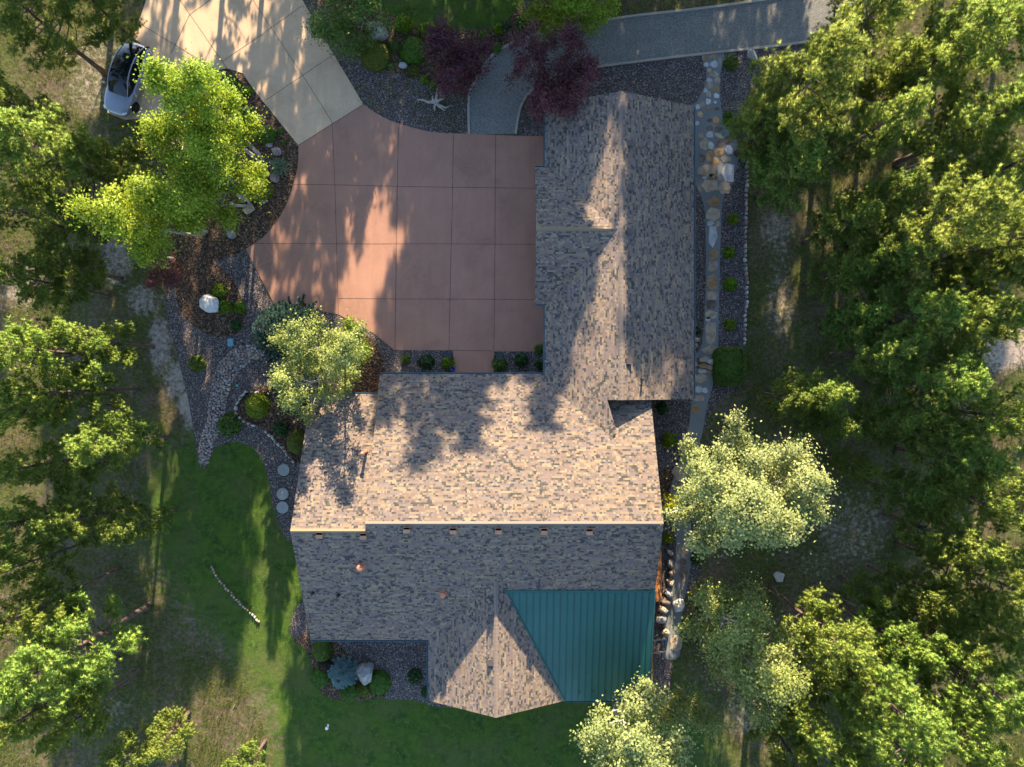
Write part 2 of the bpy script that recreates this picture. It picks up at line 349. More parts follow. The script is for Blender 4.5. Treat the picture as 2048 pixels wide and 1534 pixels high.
M['grass'] = leaf_material('wild_grass_blades', (0.045, 0.062, 0.010), (0.12, 0.14, 0.026), (0.28, 0.26, 0.075), 0.35, 0.6, (0.30, 0.30, 0.05))
M['litter'] = leaf_material('dead_needles', (0.05, 0.03, 0.02), (0.16, 0.10, 0.065), (0.36, 0.27, 0.19), 0.1, 0.6)
M['st_grey'] = stone_material('grey_rock', [(0.11, 0.11, 0.11), (0.21, 0.207, 0.20), (0.34, 0.335, 0.32)])
M['st_pale'] = stone_material('pale_rock', [(0.22, 0.20, 0.17), (0.37, 0.345, 0.30), (0.52, 0.49, 0.44)])
M['st_pink'] = stone_material('pinkish_rock', [(0.20, 0.14, 0.12), (0.32, 0.235, 0.205), (0.42, 0.34, 0.30)])
M['st_tan'] = stone_material('tan_sandstone', [(0.22, 0.16, 0.10), (0.36, 0.285, 0.20), (0.46, 0.40, 0.32)])
M['st_rust'] = stone_material('rust_sandstone', [(0.20, 0.11, 0.045), (0.33, 0.20, 0.09), (0.42, 0.33, 0.22)])
M['st_dark'] = stone_material('dark_sandstone', [(0.05, 0.04, 0.035), (0.13, 0.10, 0.08), (0.24, 0.19, 0.14)])
M['st_white'] = stone_material('white_quartz', [(0.30, 0.325, 0.285), (0.44, 0.435, 0.42), (0.58, 0.57, 0.55)])
M['drift'] = bark_material('silver_driftwood', (0.20, 0.17, 0.14), (0.45, 0.40, 0.35), 6)
M['lid'] = concrete_material('concrete_lid', (0.26, 0.275, 0.25), 0.1)
M['teal'] = simple('teal_plastic', (0.13, 0.30, 0.36), 0.5, 0.4, 0, 0.08)
M['mint'] = simple('mint_plastic', (0.05, 0.50, 0.36), 0.5, 0.4, 0, 0.08)
M['deck'] = simple('orange_cedar', (0.42, 0.17, 0.055), 0.6, 0.3, 0, 0.35, 4)
M['pot'] = simple('black_planter', (0.02, 0.022, 0.025), 0.4, 0.5); M['bluepot'] = simple('cobalt_glaze', (0.01, 0.03, 0.25), 0.15, 0.6)
# ------------------------------------------------------------------ the ground: meadow, lawn, gravel, mulch, paving
LAWN = smooth_poly([P(*p) for p in [(395,905),(407,936),(420,914),(437,893),(470,884),(502,893),(526,922),(537,962),(546,1010),(561,1056),(584,1086),(640,1100),(640,1185),
        (602,1204),(581,1252),(591,1278),(612,1300),(629,1345),(645,1386),(690,1402),(750,1397),(800,1401),(858,1413),(900,1390),(1080,1370),(1290,1370),(1370,1400),(1400,1470),(1420,1650),(1100,1700),(600,1700),
        (590,1560),(570,1430),(520,1330),(430,1230),(365,1150),(325,1080),(318,1000),(345,930)]], 4)
LAWN2 = smooth_poly([P(*p) for p in [(700,40),(760,30),(860,50),(930,55),(1000,48),(1030,20),(1040,-60),(900,-90),(720,-60)]], 4)
SOIL = [  # bare earth: px, py, rx, ry, amount
 (235,520,38,70,.55),(285,600,45,40,.55),(320,690,30,70,.62),(352,760,26,45,.66),(375,810,20,30,.9),(380,850,16,18,.8),(215,470,25,40,.6),(40,570,50,60,.5),
 (420,1290,50,45,.38),(515,1410,28,45,.42),(395,1260,25,30,.42),(1710,1060,110,110,.40),(1640,1130,90,40,.34),(2010,690,60,60,.75),(1555,460,45,60,.5),(1560,600,40,120,.42),
 (1560,980,60,60,.35),(110,110,100,60,.3),(180,170,60,90,.42),(200,90,60,60,.4),(1460,1440,60,60,.45),(1590,1330,60,60,.3),(1800,130,60,30,.3),(1880,1400,40,50,.3),(230,1430,60,50,.35),
 (340,240,60,70,.3),(1040,30,60,30,.2),(880,45,60,20,.2),(300,1010,30,120,.2),(330,1240,60,60,.2)]
def masks(X, Y):
    soil = np.zeros(X.shape)
    for px, py, rx, ry, a in SOIL:
        x, y = P(px, py); soil = np.maximum(soil, a * np.exp(-(((X - x) / (rx / 31)) ** 2 + ((Y - y) / (ry / 31)) ** 2) ** 1.5 * 0.8))
    lawn = np.zeros(X.shape)
    for L, r in ((LAWN, 1.9), (LAWN2, 0.8)):
        d = dist_poly(L, X, Y); i = inside(L, X, Y)
        lawn = np.maximum(lawn, np.clip(0.5 + np.where(i, d, -d) / (2 * r) + 0.25, 0, 1))
    return soil * (1 - lawn), lawn
def ground_grid(name, keep=None, z=0.0):
    core_x = np.linspace(-40, 40, 241); core_y = np.linspace(-31, 40, 214)
    xs = np.concatenate([[-600, -300, -150, -90, -60], core_x, [60, 90, 150, 300, 600]]); ys = np.concatenate([[-600, -300, -150, -90, -50], core_y, [60, 90, 150, 300, 600]])
    X, Y = np.meshgrid(xs, ys); s, l = masks(X, Y)
    nx = len(xs); ny = len(ys)
    i = np.arange(nx * ny).reshape(ny, nx); q = np.stack([i[:-1, :-1], i[:-1, 1:], i[1:, 1:], i[1:, :-1]], -1).reshape(-1, 4)
    V = np.stack([X, Y, np.full(X.shape, z)], -1).reshape(-1, 3)
    if keep is not None:
        C = V[q].mean(1); k = keep(C[:, 0], C[:, 1]); q = q[k]
        u, inv = np.unique(q, return_inverse=True); q = inv.reshape(-1, 4); V = V[u]; s = s.ravel()[u]; l = l.ravel()[u]
    o = mesh_obj(name, V, q, M['ground'])
    for n_, a in (('soil', s), ('lawn', l)):
        at = o.data.attributes.new(n_, 'FLOAT', 'POINT'); at.data.foreach_set('value', np.asarray(a, np.float32).ravel())
    return tag(o, kind='structure')
ground_grid('ground')
ground_grid('lawn', lambda X, Y: inside(LAWN, X, Y), 0.006)
ground_grid('lawn', lambda X, Y: inside(LAWN2, X, Y), 0.006)
gr = lambda pts, nm='gravel_bed', z=0.014: sheet(nm, pts, z, M['gravel'], True, 4, 0.05)[0]
gr([(600,-60),(607,0),(667,108),(727,209),(750,235),(800,255),(860,270),(945,275),(945,180),(900,178),(850,165),(790,147),(740,130),(700,98),(665,50),(640,-10),(640,-60)])
gr([(432,520),(492,497),(552,612),(677,625),(745,663),(800,690),(1100,690),(1100,760),(800,800),(660,1000),(640,1095),(584,1086),(561,1056),(546,1010),(537,962),(526,922),(502,893),(470,884),(437,893),(420,914),(408,938),(396,920),(391,880),(382,830),(372,780),(352,700),(336,640),(333,582),(352,560)])
gr([(660,1190),(602,1204),(581,1252),(591,1278),(660,1285)])
gr([(650,1262),(672,1285),(712,1332),(740,1385),(770,1397),(830,1400),(878,1413),(940,1400),(940,1262)])
gr([(1165,139),(1300,121),(1410,108),(1520,96),(1600,90),(1590,120),(1530,150),(1490,200),(1492,285),(1492,690),(1490,770),(1440,800),(1400,880),(1390,960),(1400,1060),(1400,1150),(1340,1230),(1345,1330),(1330,1400),(1280,1410),(1240,1300),(1240,300),(1150,200)])
gr([(1040,270),(1046,212),(1072,178),(1112,155),(1171,141),(1260,130),(1260,290),(1150,275)], z=0.0135)
mu = lambda pts: sheet('mulch_bed', pts, 0.022, M['mulch'], True, 4, 0.05)[0]
mu([(622,-40),(665,48),(700,96),(740,129),(790,147),(850,165),(900,180),(932,195),(946,170),(962,135),(988,106),(1030,82),(1085,62),(1140,52),(1140,-60),(1050,0),(1000,52),(930,60),(860,62),(790,35),(720,-10),(680,-60)])
mu([(395,165),(430,141),(455,137),(486,147),(508,180),(560,243),(597,291),(597,320),(592,350),(580,392),(565,425),(545,455),(520,480),(492,500),(430,522),(380,530),(330,500),(325,420),(330,300),(355,220)])
mu([(350,548),(378,530),(425,526),(462,555),(485,600),(493,635),(478,665),(450,673),(418,670),(385,650),(358,615)])
mu([(489,788),(540,772),(620,780),(650,820),(630,890),(596,926),(577,906),(551,878),(515,851),(485,838),(474,815)])
mu([(640,690),(690,660),(735,672),(760,700),(770,760),(740,800),(640,790)])
mu([(588,1277),(612,1300),(629,1345),(645,1386),(690,1402),(750,1396),(772,1392),(740,1372),(712,1332),(680,1290),(640,1265)])
mu([(1300,960),(1360,930),(1410,940),(1430,990),(1400,1010),(1340,1020)])
# concrete
def strip(b, pts, wd, z, m, smooth=False):
    pts = [P(*p) for p in pts]
    if smooth: pts = smooth_poly(pts, 5, False)
    for k in range(len(pts) - 1):
        a, c = Vector(pts[k]), Vector(pts[k + 1]); d = (c - a).normalized(); n = Vector((-d.y, d.x)) * wd / 2; e = d * 0.004
        b.face([(a.x+n.x-e.x, a.y+n.y-e.y, z), (a.x-n.x-e.x, a.y-n.y-e.y, z), (c.x-n.x+e.x, c.y-n.y+e.y, z), (c.x+n.x+e.x, c.y+n.y+e.y, z)], m)
TAN = [P(*p) for p in [(310,-60),(293,0),(267,77),(228,150),(210,196),(216,226),(250,240),(300,236),(345,222),(395,165),(430,141),(455,137),(486,147),(508,180),(597,291),(727,209),(667,108),(605,0),(572,-60)]]
b = MB(); b.prism(TAN, -0.05, 0.040)
for q in ([(360,0),(454,137)],[(280,48),(433,140)],[(422,0),(380,30),(343,107)],[(446,123),(512,78),(605,12)],[(532,201),(667,110)],[(512,10),(542,55),(605,150),(666,247)],[(512,10),(480,-50)],[(340,-50),(360,0)],[(597,291),(727,209)]):
    strip(b, q, 0.028, 0.0442, 1)
o = b.build('driveway', [M['tan'], M['joint']]); tag(o, kind='structure')
arc = smooth_poly([(597,291),(597,320),(592,350),(580,392),(565,425),(545,455),(520,480),(492,498)], 4, False)
arc2 = smooth_poly([(1090,272),(1035,272),(940,268),(880,266),(830,257),(780,241),(750,225),(727,209)], 4, False)
RED = [P(*p) for p in arc + [(552,615),(640,622),(677,629),(745,665),(789,700),(906,701),(906,775),(988,775),(988,703),(1090,703)] + [(1150,703),(1150,272)] + arc2]
b = MB(); b.prism(RED, -0.05, 0.036)
for q in ([(665,247),(670,370),(674,510),(677,628)],[(797,255),(795,375),(793,488),(790,700)],[(907,270),(905,400),(902,512),(898,700)],[(991,270),(990,487),(988,700)],
          [(586,369),(670,370)],[(670,370),(797,373),(907,375)],[(907,375),(991,376),(1088,377)],[(505,487),(674,488),(793,488)],[(793,488),(902,488),(1088,489)],[(677,597),(793,598),(1088,599)],[(898,700.5),(988,702)]):
    strip(b, q, 0.026, 0.0402, 1)
for q in ([(559,441),(575,450),(590,455),(606,456),(625,458),(645,465),(667,473)],[(527,482),(540,500),(548,516),(552,535),(551,560),(547,590)],[(505,535),(540,522),(552,510)],[(598,545),(600,580),(597,612)]):
    strip(b, q, 0.030, 0.0408, 2, True)
o = b.build('courtyard_paving', [M['red'], M['joint'], M['crack']]); tag(o, kind='structure')
# gravel lane with its pale kerbs
top = smooth_poly([(938,269),(938,192),(952,160),(966,134),(988,108),(1030,84),(1080,68),(1130,57),(1250,35),(1400,18),(1530,0),(1750,-30)], 4, False)
bot = smooth_poly([(1750,68),(1520,96),(1410,108),(1300,121),(1171,138),(1112,152),(1070,175),(1042,212),(1031,268)], 4, False)
pts = [P(*p) for p in top + bot]; b = MB(); b.prism(pts, -0.05, 0.030); tag(b.build('gravel_lane', M['road']), kind='structure')
def kerb(name, line, wd, h):
    pts = [Vector(P(*p)) for p in line]; L = []; R = []
    for k, p in enumerate(pts):
        d = (pts[min(k+1, len(pts)-1)] - pts[max(k-1, 0)]).normalized(); n = Vector((-d.y, d.x)) * wd / 2; L.append(tuple(p + n)); R.append(tuple(p - n))
    b = MB()
    for k in range(len(pts) - 1): 
        b.prism([L[k], R[k], R[k+1], L[k+1]], -0.05, h)
    return b.build(name, M['curb'])
tag(kerb('kerb', top, 0.15, 0.11), kind='structure'); tag(kerb('kerb', bot, 0.15, 0.11), kind='structure')
# grey mortar path on the garage side and lower down
_, PATH = sheet('garden_path', [(1404,111),(1413,140),(1408,175),(1392,205),(1375,225),(1378,330),(1386,362),(1404,398),(1411,460),(1410,600),(1403,690),(1388,712),(1380,760),(1382,800),(1378,850),(1372,890),(1400,880),(1412,820),(1425,770),(1433,725),(1436,690),(1438,600),(1441,480),(1446,400),(1463,362),(1475,325),(1472,278),(1447,240),(1440,190),(1440,150),(1448,106)], 0.034, M['mortar'], True, 4, 0.09)
_, PATH2 = sheet('garden_path', [(1372,890),(1352,940),(1340,985),(1350,1030),(1352,1100),(1345,1160),(1330,1230),(1325,1310),(1358,1312),(1362,1240),(1376,1160),(1384,1100),(1378,1030),(1366,980),(1385,930),(1400,880)], 0.034, M['mortar'], True, 4, 0.09)

# ------------------------------------------------------------------ the house
house = empty('house', (0.0, -5.0, 0.0), 'large house with brown shingled gable roofs and a green metal porch roof', 'house')
EL, EM, EG = 3.0, 0.51, 0.4545
zS = lambda y: 3.0 + (y + 15.4) * EM                 # main south slope
zNL = lambda y: 6.75 - EM * (y + 8.05)
zNR = lambda y: 6.98 - EM * (y + 7.6)
zGW = lambda x: 3.0 + (x - 1.97) * EG                # garage west slope
zGE = lambda x: 4.95 - EG * (x - 6.26)
zWL = lambda x: 3.0 + (x + 5.02) * EM                # south wing
zWR = lambda x: 5.091 - EM * (x + 0.92)
def slab(b, poly, zf, th=0.2):
    """a roof slope: plan polygon lifted onto its plane, with a top, an underside and edges; UVs run along the courses and up the slope"""
    if sum(a[0]*c[1]-c[0]*a[1] for a, c in zip(poly, poly[1:]+poly[:1])) < 0: poly = poly[::-1]
    T = [Vector((x, y, zf(x, y))) for x, y in poly]; n = (T[1]-T[0]).cross(T[2]-T[1]).normalized()
    if n.z < 0: n = -n
    e = Vector((0, 0, 1)).cross(n).normalized(); u = n.cross(e)
    b.face(T, 0); b.uv.append([(p.dot(e), p.dot(u)) for p in T])
    Bm = [p - Vector((0, 0, th)) for p in T]; b.face(Bm[::-1], 1); b.uv.append([(0, 0)] * len(T))
    for k in range(len(T)):
        l = (k + 1) % len(T); b.face([T[k], Bm[k], Bm[l], T[l]], 1); b.uv.append([(0, 0)] * 4)
def roof(name, slabs, parent, mats=None):
    b = MB(); b.uv = []
    for s in slabs: slab(b, *s)
    o = b.build(name, mats or [M['shingle'], M['fascia']], parent)
    uv = o.data.uv_layers.new(name='UVMap'); flat = [c for f in b.uv for p in f for c in p]; uv.data.foreach_set('uv', flat); return o
WX, EX, JX = -12.1, 8.22, -7.97
main = roof('roof', [
    ([(WX,-15.4),(-5.02,-15.4),(-0.92,-11.3),(-0.3,-11.92),(EX,-11.92),(EX,-7.6),(JX,-7.6),(JX,-8.05),(WX,-8.05)], lambda x, y: zS(y)),
    ([(WX,-8.05),(JX,-8.05),(JX,-0.63),(WX,-0.63)], lambda x, y: zNL(y)),
    ([(JX,-7.6),(EX,-7.6),(EX,0.57),(JX,0.57)], lambda x, y: zNR(y))], house)
main['label'] = 'steep main roof with two offset ridges'
gar = roof('roof', [
    ([(1.97,16.74),(6.26,16.74),(6.26,-0.95),(5.5,-0.95),(6.0,-2.7),(5.74,-3.25),(1.97,-3.25)], lambda x, y: zGW(x)),
    ([(6.26,16.74),(10.97,16.74),(10.97,-0.95),(6.26,-0.95)], lambda x, y: zGE(x)),
    ([(1.38,8.87),(6.12,8.87),(1.99,12.98),(1.38,12.98)], lambda x, y: 4.87 - EG * (y - 8.87)),
    ([(1.38,8.87),(6.12,8.87),(1.99,4.76),(1.38,4.76)], lambda x, y: 4.87 + EG * (y - 8.87))], house)
gar['label'] = 'garage roof with a gable over its doors'
wing = roof('roof', [
    ([(-5.02,-19.05),(-0.92,-19.05),(-0.92,-11.1),(-5.02,-15.25)], lambda x, y: zWL(x)),
    ([(-0.92,-19.05),(3.2,-19.05),(-0.22,-11.6),(-0.92,-11.1)], lambda x, y: zWR(x))], house)
wing['label'] = 'gabled roof of the wing beside the porch'
# porch roof of green standing-seam steel
zP = lambda y: 4.79 + 0.25 * (y + 11.9)
PX = lambda y: -0.33 + (3.17 + 0.33) * (-11.9 - y) / 7.15
porch = roof('metal_roof', [([(-0.33,-11.9),(3.17,-19.05),(EX,-19.05),(EX,-11.9)], lambda x, y: zP(y) + 0.012, 0.12)], house, [M['greenmetal'], M['greenmetal']])
porch['label'] = 'green standing-seam steel porch roof'
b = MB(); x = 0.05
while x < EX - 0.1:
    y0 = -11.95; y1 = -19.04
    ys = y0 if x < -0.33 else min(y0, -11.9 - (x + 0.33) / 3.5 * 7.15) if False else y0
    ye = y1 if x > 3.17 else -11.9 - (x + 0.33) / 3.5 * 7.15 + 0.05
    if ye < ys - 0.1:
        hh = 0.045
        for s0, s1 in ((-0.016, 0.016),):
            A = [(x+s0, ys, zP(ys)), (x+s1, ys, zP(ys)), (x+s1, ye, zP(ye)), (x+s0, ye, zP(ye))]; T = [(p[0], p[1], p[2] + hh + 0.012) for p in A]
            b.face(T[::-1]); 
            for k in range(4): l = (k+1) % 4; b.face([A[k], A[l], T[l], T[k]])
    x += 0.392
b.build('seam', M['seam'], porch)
b = MB()   # flashing along the top, the valley edge and the outer rake
b.box((3.95, -11.93, zP(-11.93) + 0.05), (8.5, 0.12, 0.05))
L = Vector((3.5, -7.15, zP(-19.05) - zP(-11.9))); 
for k in range(20):
    a = Vector((-0.33, -11.9, zP(-11.9))) + L * (k / 20); c = Vector((-0.33, -11.9, zP(-11.9))) + L * ((k + 1) / 20)
    b.tube([a + Vector((0, 0, .03)), c + Vector((0, 0, .03))], 0.045, 5)
b.tube([(EX, -11.9, zP(-11.9) + .03), (EX, -19.05, zP(-19.05) + .03)], 0.05, 5)
b.build('flashing', M['greenmetal'], porch)
for k in range(6):
    b = MB(); xx = 4.03 + k * 0.785; b.box((xx, -18.45, zP(-18.45) + 0.08), (0.10, 0.03, 0.06)); b.box((xx, -18.42, zP(-18.42) + 0.05), (0.04, 0.12, 0.03)); b.build('snow_guard', M['darkmetal'], porch)
# ridge caps
def ridge(A, B, slope1, slope2, parent, horizontal):
    b = MB(); A = Vector(A); B = Vector(B); d = (B - A).normalized(); L = (B - A).length; n = Vector((-d.y, d.x, 0)); k = 0; s = 0.0
    while s < L - 0.05:
        e = min(s + 0.24, L); wd = 0.12; z0 = 0.020; z1 = 0.012
        p = A + d * s; q = A + d * e
        for sg, sl in ((1, slope1), (-1, slope2)):
            a = p + n * sg * wd - Vector((0, 0, wd * sl)); c = q + n * sg * wd - Vector((0, 0, wd * sl)); 
            F_ = [p + Vector((0,0,z0)), a + Vector((0,0,z0)), c + Vector((0,0,z1)), q + Vector((0,0,z1))]
            i = len(b.v)
            b.face(F_ if sg > 0 else F_[::-1]); b.face([a + Vector((0,0,z0)), a - Vector((0,0,.01)), c - Vector((0,0,.01)), c + Vector((0,0,z1))][::1 if sg > 0 else -1])
        s = e
    o = b.build('ridge_cap', M['cap'], parent)
    bmm = bmesh.new(); bmm.from_mesh(o.data); bmesh.ops.remove_doubles(bmm, verts=bmm.verts, dist=0.0012); bmm.to_mesh(o.data); bmm.free(); return o
ridge((WX, -8.05, 6.75), (JX, -8.05, 6.75), EM, EM, main, True); ridge((JX, -7.6, 6.98), (EX, -7.6, 6.98), EM, EM, main, True)
ridge((6.26, -0.95, 4.95), (6.26, 16.74, 4.95), EG, EG, gar, False); ridge((1.38, 8.87, 4.87), (5.7, 8.87, 4.87), EG, EG, gar, True)
ridge((-0.92, -19.05, 5.091), (-0.92, -11.2, 5.091), EM, EM, wing, False)
# gutters: open troughs along the eaves
def gutter(A, B, parent):
    b = MB(); A = Vector(A); B = Vector(B); d = (B - A).normalized(); n = Vector((d.y, -d.x, 0)); up = Vector((0, 0, 1))
    prof = [(0.0, -0.13), (0.0, 0.0), (0.015, 0.0), (0.015, -0.10), (0.075, -0.10), (0.08, 0.0), (0.10, 0.0), (0.095, -0.13)]
    R = [[A + n * x + up * z for x, z in prof], [B + n * x + up * z for x, z in prof]]; k = len(prof)
    for j in range(k): l = (j + 1) % k; b.face([R[0][j], R[0][l], R[1][l], R[1][j]])
    b.face(R[0][::-1]); b.face(R[1]); return b.build('gutter', M['gutter'], parent)
gutter((1.97, 0.575, 2.80), (JX, 0.575, 2.80), main); gutter((JX, -0.625, 2.95), (WX, -0.625, 2.95), main); gutter((WX, -15.405, 2.98), (-5.0, -15.405, 2.98), main)
gutter((1.965, 4.6, 2.98), (1.965, 0.5, 2.98), gar); gutter((1.965, 16.7, 2.98), (1.965, 13.1, 2.98), gar); gutter((10.975, -0.9, 2.79), (10.975, 16.7, 2.79), gar)
gutter((1.40, 4.755, 2.98), (1.95, 4.755, 2.98), gar); gutter((1.95, 12.985, 2.98), (1.40, 12.985, 2.98), gar)
gutter((-5.025, -15.5, 2.98), (-5.025, -19.0, 2.98), wing); gutter((3.2, -19.055, 3.0), (EX, -19.055, 3.0), porch)
# vents
def vent_box(px, py, z, zf, parent, ax):
    x, y = P(px, py, z + 0.1); b = MB(); zz = zf(x, y)
    if ax == 'y': zz += 0.09
    if ax == 'y':   # slope falls to the south: hood opens downhill
        b.box((x, y, zz + 0.12), (0.36, 0.34, 0.04)); b.box((x, y + 0.10, zz + 0.05), (0.33, 0.12, 0.18)); b.box((x, y - 0.05, zz + 0.0), (0.30, 0.22, 0.18))
    else:
        b.box((x, y, zz + 0.11), (0.34, 0.36, 0.04)); b.box((x - 0.10, y, zz + 0.05), (0.12, 0.33, 0.18)); b.box((x + 0.04, y, zz + 0.0), (0.22, 0.30, 0.18))
    return b.build('box_vent', M['darkmetal'], parent)
for px, py in ((640,1070),(727,1072),(815,1058),(907,1060),(997,1060),(1088,1061),(1178,1062)): vent_box(px, py, 6.6, lambda x, y: zS(y), main, 'y')
for px, py in ((1262,285),(1262,374),(1261,461),(1260,550),(1259,658),(1259,722)): vent_box(px, py, 4.8, lambda x, y: zGE(x), gar, 'x')
for px, py in ((982,1237),(981,1325)): vent_box(px, py, 4.9, lambda x, y: zWL(x), wing, 'x')
def flue(px, py, z, zf, parent, r, h, name, m, capr=1.35):
    x, y = P(px, py, z); zz = zf(x, y); b = MB()
    b.lathe([(r * 1.6, -0.25), (r * 1.6, 0.06), (r, 0.12), (r, h * 0.82), (r * capr, h * 0.84), (r * capr, h * 0.93), (r * 0.9, h), (0.001, h)], (x, y, zz), 16)
    return b.build(name, m, parent, True)
flue(733, 903, 4.6, lambda x, y: zNR(y) if x > JX else zNL(y), main, 0.085, 1.2, 'flue_pipe', M['copper'])
flue(727, 1127, 5.2, lambda x, y: zS(y), main, 0.15, 0.62, 'flue_pipe', M['copper'], 1.2); flue(887, 1186, 4.7, lambda x, y: zS(y), main, 0.13, 0.50, 'flue_pipe', M['copper'], 1.2)
flue(628, 1184, 4.6, lambda x, y: zS(y), main, 0.06, 0.38, 'vent_pipe', M['blackmetal']); flue(679, 1189, 4.5, lambda x, y: zS(y), main, 0.055, 0.34, 'vent_pipe', M['blackmetal'])
flue(1285, 758, 4.6, lambda x, y: zGE(x), gar, 0.055, 0.35, 'vent_pipe', M['blackmetal'])
# walls under the roofs
def gable_block(b, prof, axis, a0, a1):
    n = len(prof)
    pt = (lambda q, t: (t, q[0], q[1])) if axis == 'x' else (lambda q, t: (q[0], t, q[1]))
    A = [pt(q, a0) for q in prof]; B_ = [pt(q, a1) for q in prof]
    b.face(A if axis == 'x' else A); b.face(B_[::-1])
    for k in range(n): l = (k + 1) % n; b.face([A[l], A[k], B_[k], B_[l]])
b = MB(); gable_block(b, [(-14.9,0),(-14.9,2.95),(-8.05,6.45),(-1.13,2.9),(-1.13,0)], 'x', -11.6, -7.5); b.build('wall', M['wall'], house)
b = MB(); gable_block(b, [(-14.85,0),(-14.85,2.9),(-7.6,6.62),(0.02,2.75),(0.02,0)], 'x', -7.49, 7.7); wl = b.build('wall', M['wall'], house)
b = MB(); gable_block(b, [(2.4,0),(2.4,2.85),(6.26,4.62),(10.45,2.7),(10.45,0)], 'y', 0.03, 16.2); wg = b.build('wall', M['wall'], house)
b = MB(); gable_block(b, [(5.15,0),(5.15,2.75),(8.87,4.5),(12.6,2.75),(12.6,0)], 'x', 1.8, 2.39); wd = b.build('wall', M['wall'], house)
b = MB(); gable_block(b, [(-4.6,0),(-4.6,2.85),(-0.92,4.7),(2.7,2.85),(2.7,0)], 'y', -18.5, -14.86); ww = b.build('wall', M['wall'], house)
for k in range(2):      # garage doors
    y = 7.0 + k * 3.7; b = MB(); b.box((1.77, y, 1.13), (0.05, 2.9, 2.2)); d = b.build('garage_door', M['timber'], house)
    for j in range(4): b = MB(); b.box((1.735, y - 1.05 + j * 0.7, 1.85), (0.03, 0.5, 0.35)); b.build('window', M['glass'], d)
b = MB(); b.box((-2.35, 0.045, 1.07), (1.0, 0.05, 2.1)); d = b.build('door', M['timber'], house); b = MB(); b.box((-1.98, 0.085, 1.02), (0.05, 0.03, 0.2)); b.build('handle', M['blackmetal'], d)
def window(x, y, z, wd, ht, axis, sg):
    b = MB(); t = 0.05
    dim = (lambda u, v, q: (u, q, v)) if axis == 'y' else (lambda u, v, q: (q, u, v))
    def put(u, v, q, du, dv, dq): b.box((x + (u if axis == 'y' else q * sg), y + (q * sg if axis == 'y' else u), z + v), dim(du, dv, dq))
    put(0, ht/2, 0.03, wd + .14, .08, .07); put(0, -ht/2, 0.04, wd + .2, .08, .10); put(-wd/2, 0, 0.03, .08, ht - .08, .07); put(wd/2, 0, 0.03, .08, ht - .08, .07); put(0, 0, 0.025, .05, ht - .08, .05)
    f = b.build('window', M['white'], house); b = MB(); put(0, 0, 0.012, wd - .08, ht - .08, .02); b.build('pane', M['glass'], f)
for wx in (-6.2, -4.3, 0.4): window(wx, 0.02, 1.5, 1.2, 1.2, 'y', 1)
for wy in (2.0, 3.6): window(2.4, wy, 1.5, 1.0, 1.1, 'x', -1)
for wx in (-10.3, -8.9, -6.3): window(wx, -14.9 if wx < -7.5 else -14.85, 1.5, 1.3, 1.3, 'y', -1)
for wx in (-3.2, -0.9, 1.3): window(wx, -18.5, 1.5, 1.3, 1.4, 'y', -1)
for wy in (-12, -4.5): window(-11.6, wy, 1.5, 1.3, 1.3, 'x', -1)
for wy in (-3.0, -6.5): window(7.7, wy, 1.6, 1.5, 1.3, 'x', 1)
for wy in (3.0, 8.0, 13.0): window(10.45, wy, 1.6, 1.2, 1.0, 'x', 1)
# porch: deck, posts, railing
b = MB()
for k in range(38): b.box((5.9 + 0.0, -14.95 - 0.01 - k * 0.105, 0.38), (6.2 - 0.0, 0.095, 0.05))
b.box((5.9, -17.0, 0.30), (6.0, 4.0, 0.10)); b.build('porch_floor', M['deck'], house)
for x in (3.6, 5.9, 7.9): b = MB(); b.box((x, -18.75, 1.6), (0.2, 0.2, 2.75)); b.build('post', M['timber'], house)
# ------------------------------------------------------------------ deck, stones and furniture beside the house
b = MB()
for k in range(11): b.box((7.9 + 0.155 * k, -12.25, 0.52), (0.145, 3.3, 0.05))
dk = b.build('deck', M['deck']); tag(dk, 'orange cedar deck showing beside the house above the boulder edging', 'deck')
b = MB(); b.box((8.74, -12.25, 0.25), (1.55, 3.2, 0.48)); b.build('skirt', M['timber'], dk)
def ico(sub):
    bmm = bmesh.new(); bmesh.ops.create_icosphere(bmm, subdivisions=sub, radius=1.0)
    V = np.array([v.co[:] for v in bmm.verts]); Fc = np.array([[v.index for v in f.verts] for f in bmm.faces]); bmm.free(); return V, Fc
ICO2, ICO3, ICO4 = ico(2), ico(3), ico(4)
def vnoise(V, s, seed): return np.array([mnoise.noise(Vector((v[0]*s + seed*7.3, v[1]*s - seed*3.1, v[2]*s + seed*1.7))) for v in V])
def rock_mesh(seed, rx, ry, rz, cuts=9, rough=0.10, sub=3, sharp=False):
    r = np.random.default_rng(seed); V, Fc = (ICO3 if sub == 3 else ICO4 if sub == 4 else ICO2); V = V.copy()
    for _ in range(cuts):
        n = r.normal(size=3); n /= np.linalg.norm(n); d = r.uniform(0.55, 0.85); s = V @ n - d; k = s > 0; V[k] -= np.outer(s[k], n) * 0.95
    V += V * (vnoise(V, 2.1, seed)[:, None] * rough + vnoise(V, 6.0, seed + 3)[:, None] * rough * 0.35)
    V /= np.abs(V).max(0); V *= np.array([rx, ry, rz]); V[:, 2] = np.maximum(V[:, 2] + rz * 0.45, -0.04)
    return V, Fc
def boulder(px, py, rx, ry, hz, m, seed, label, cat='boulder', name='boulder', rz=0.0, group=None, cuts=9, sub=3):
    V, Fc = rock_mesh(seed, rx / 31, ry / 31, hz, cuts, 0.10, sub); o = mesh_obj(name, V, Fc, M[m], smooth=False)
    x, y = P(px, py, hz * 0.6); o.location = (x, y, 0.01); o.rotation_euler = (0, 0, rz); tag(o, label, cat, group)
    o.data.polygons.foreach_set('use_smooth', np.full(len(o.data.polygons), sub != 4)); return o
boulder(755,60,22,21,0.75,'st_pale',3,'big pale grey boulder among shrubs beside the driveway gravel',cuts=12,sub=4)
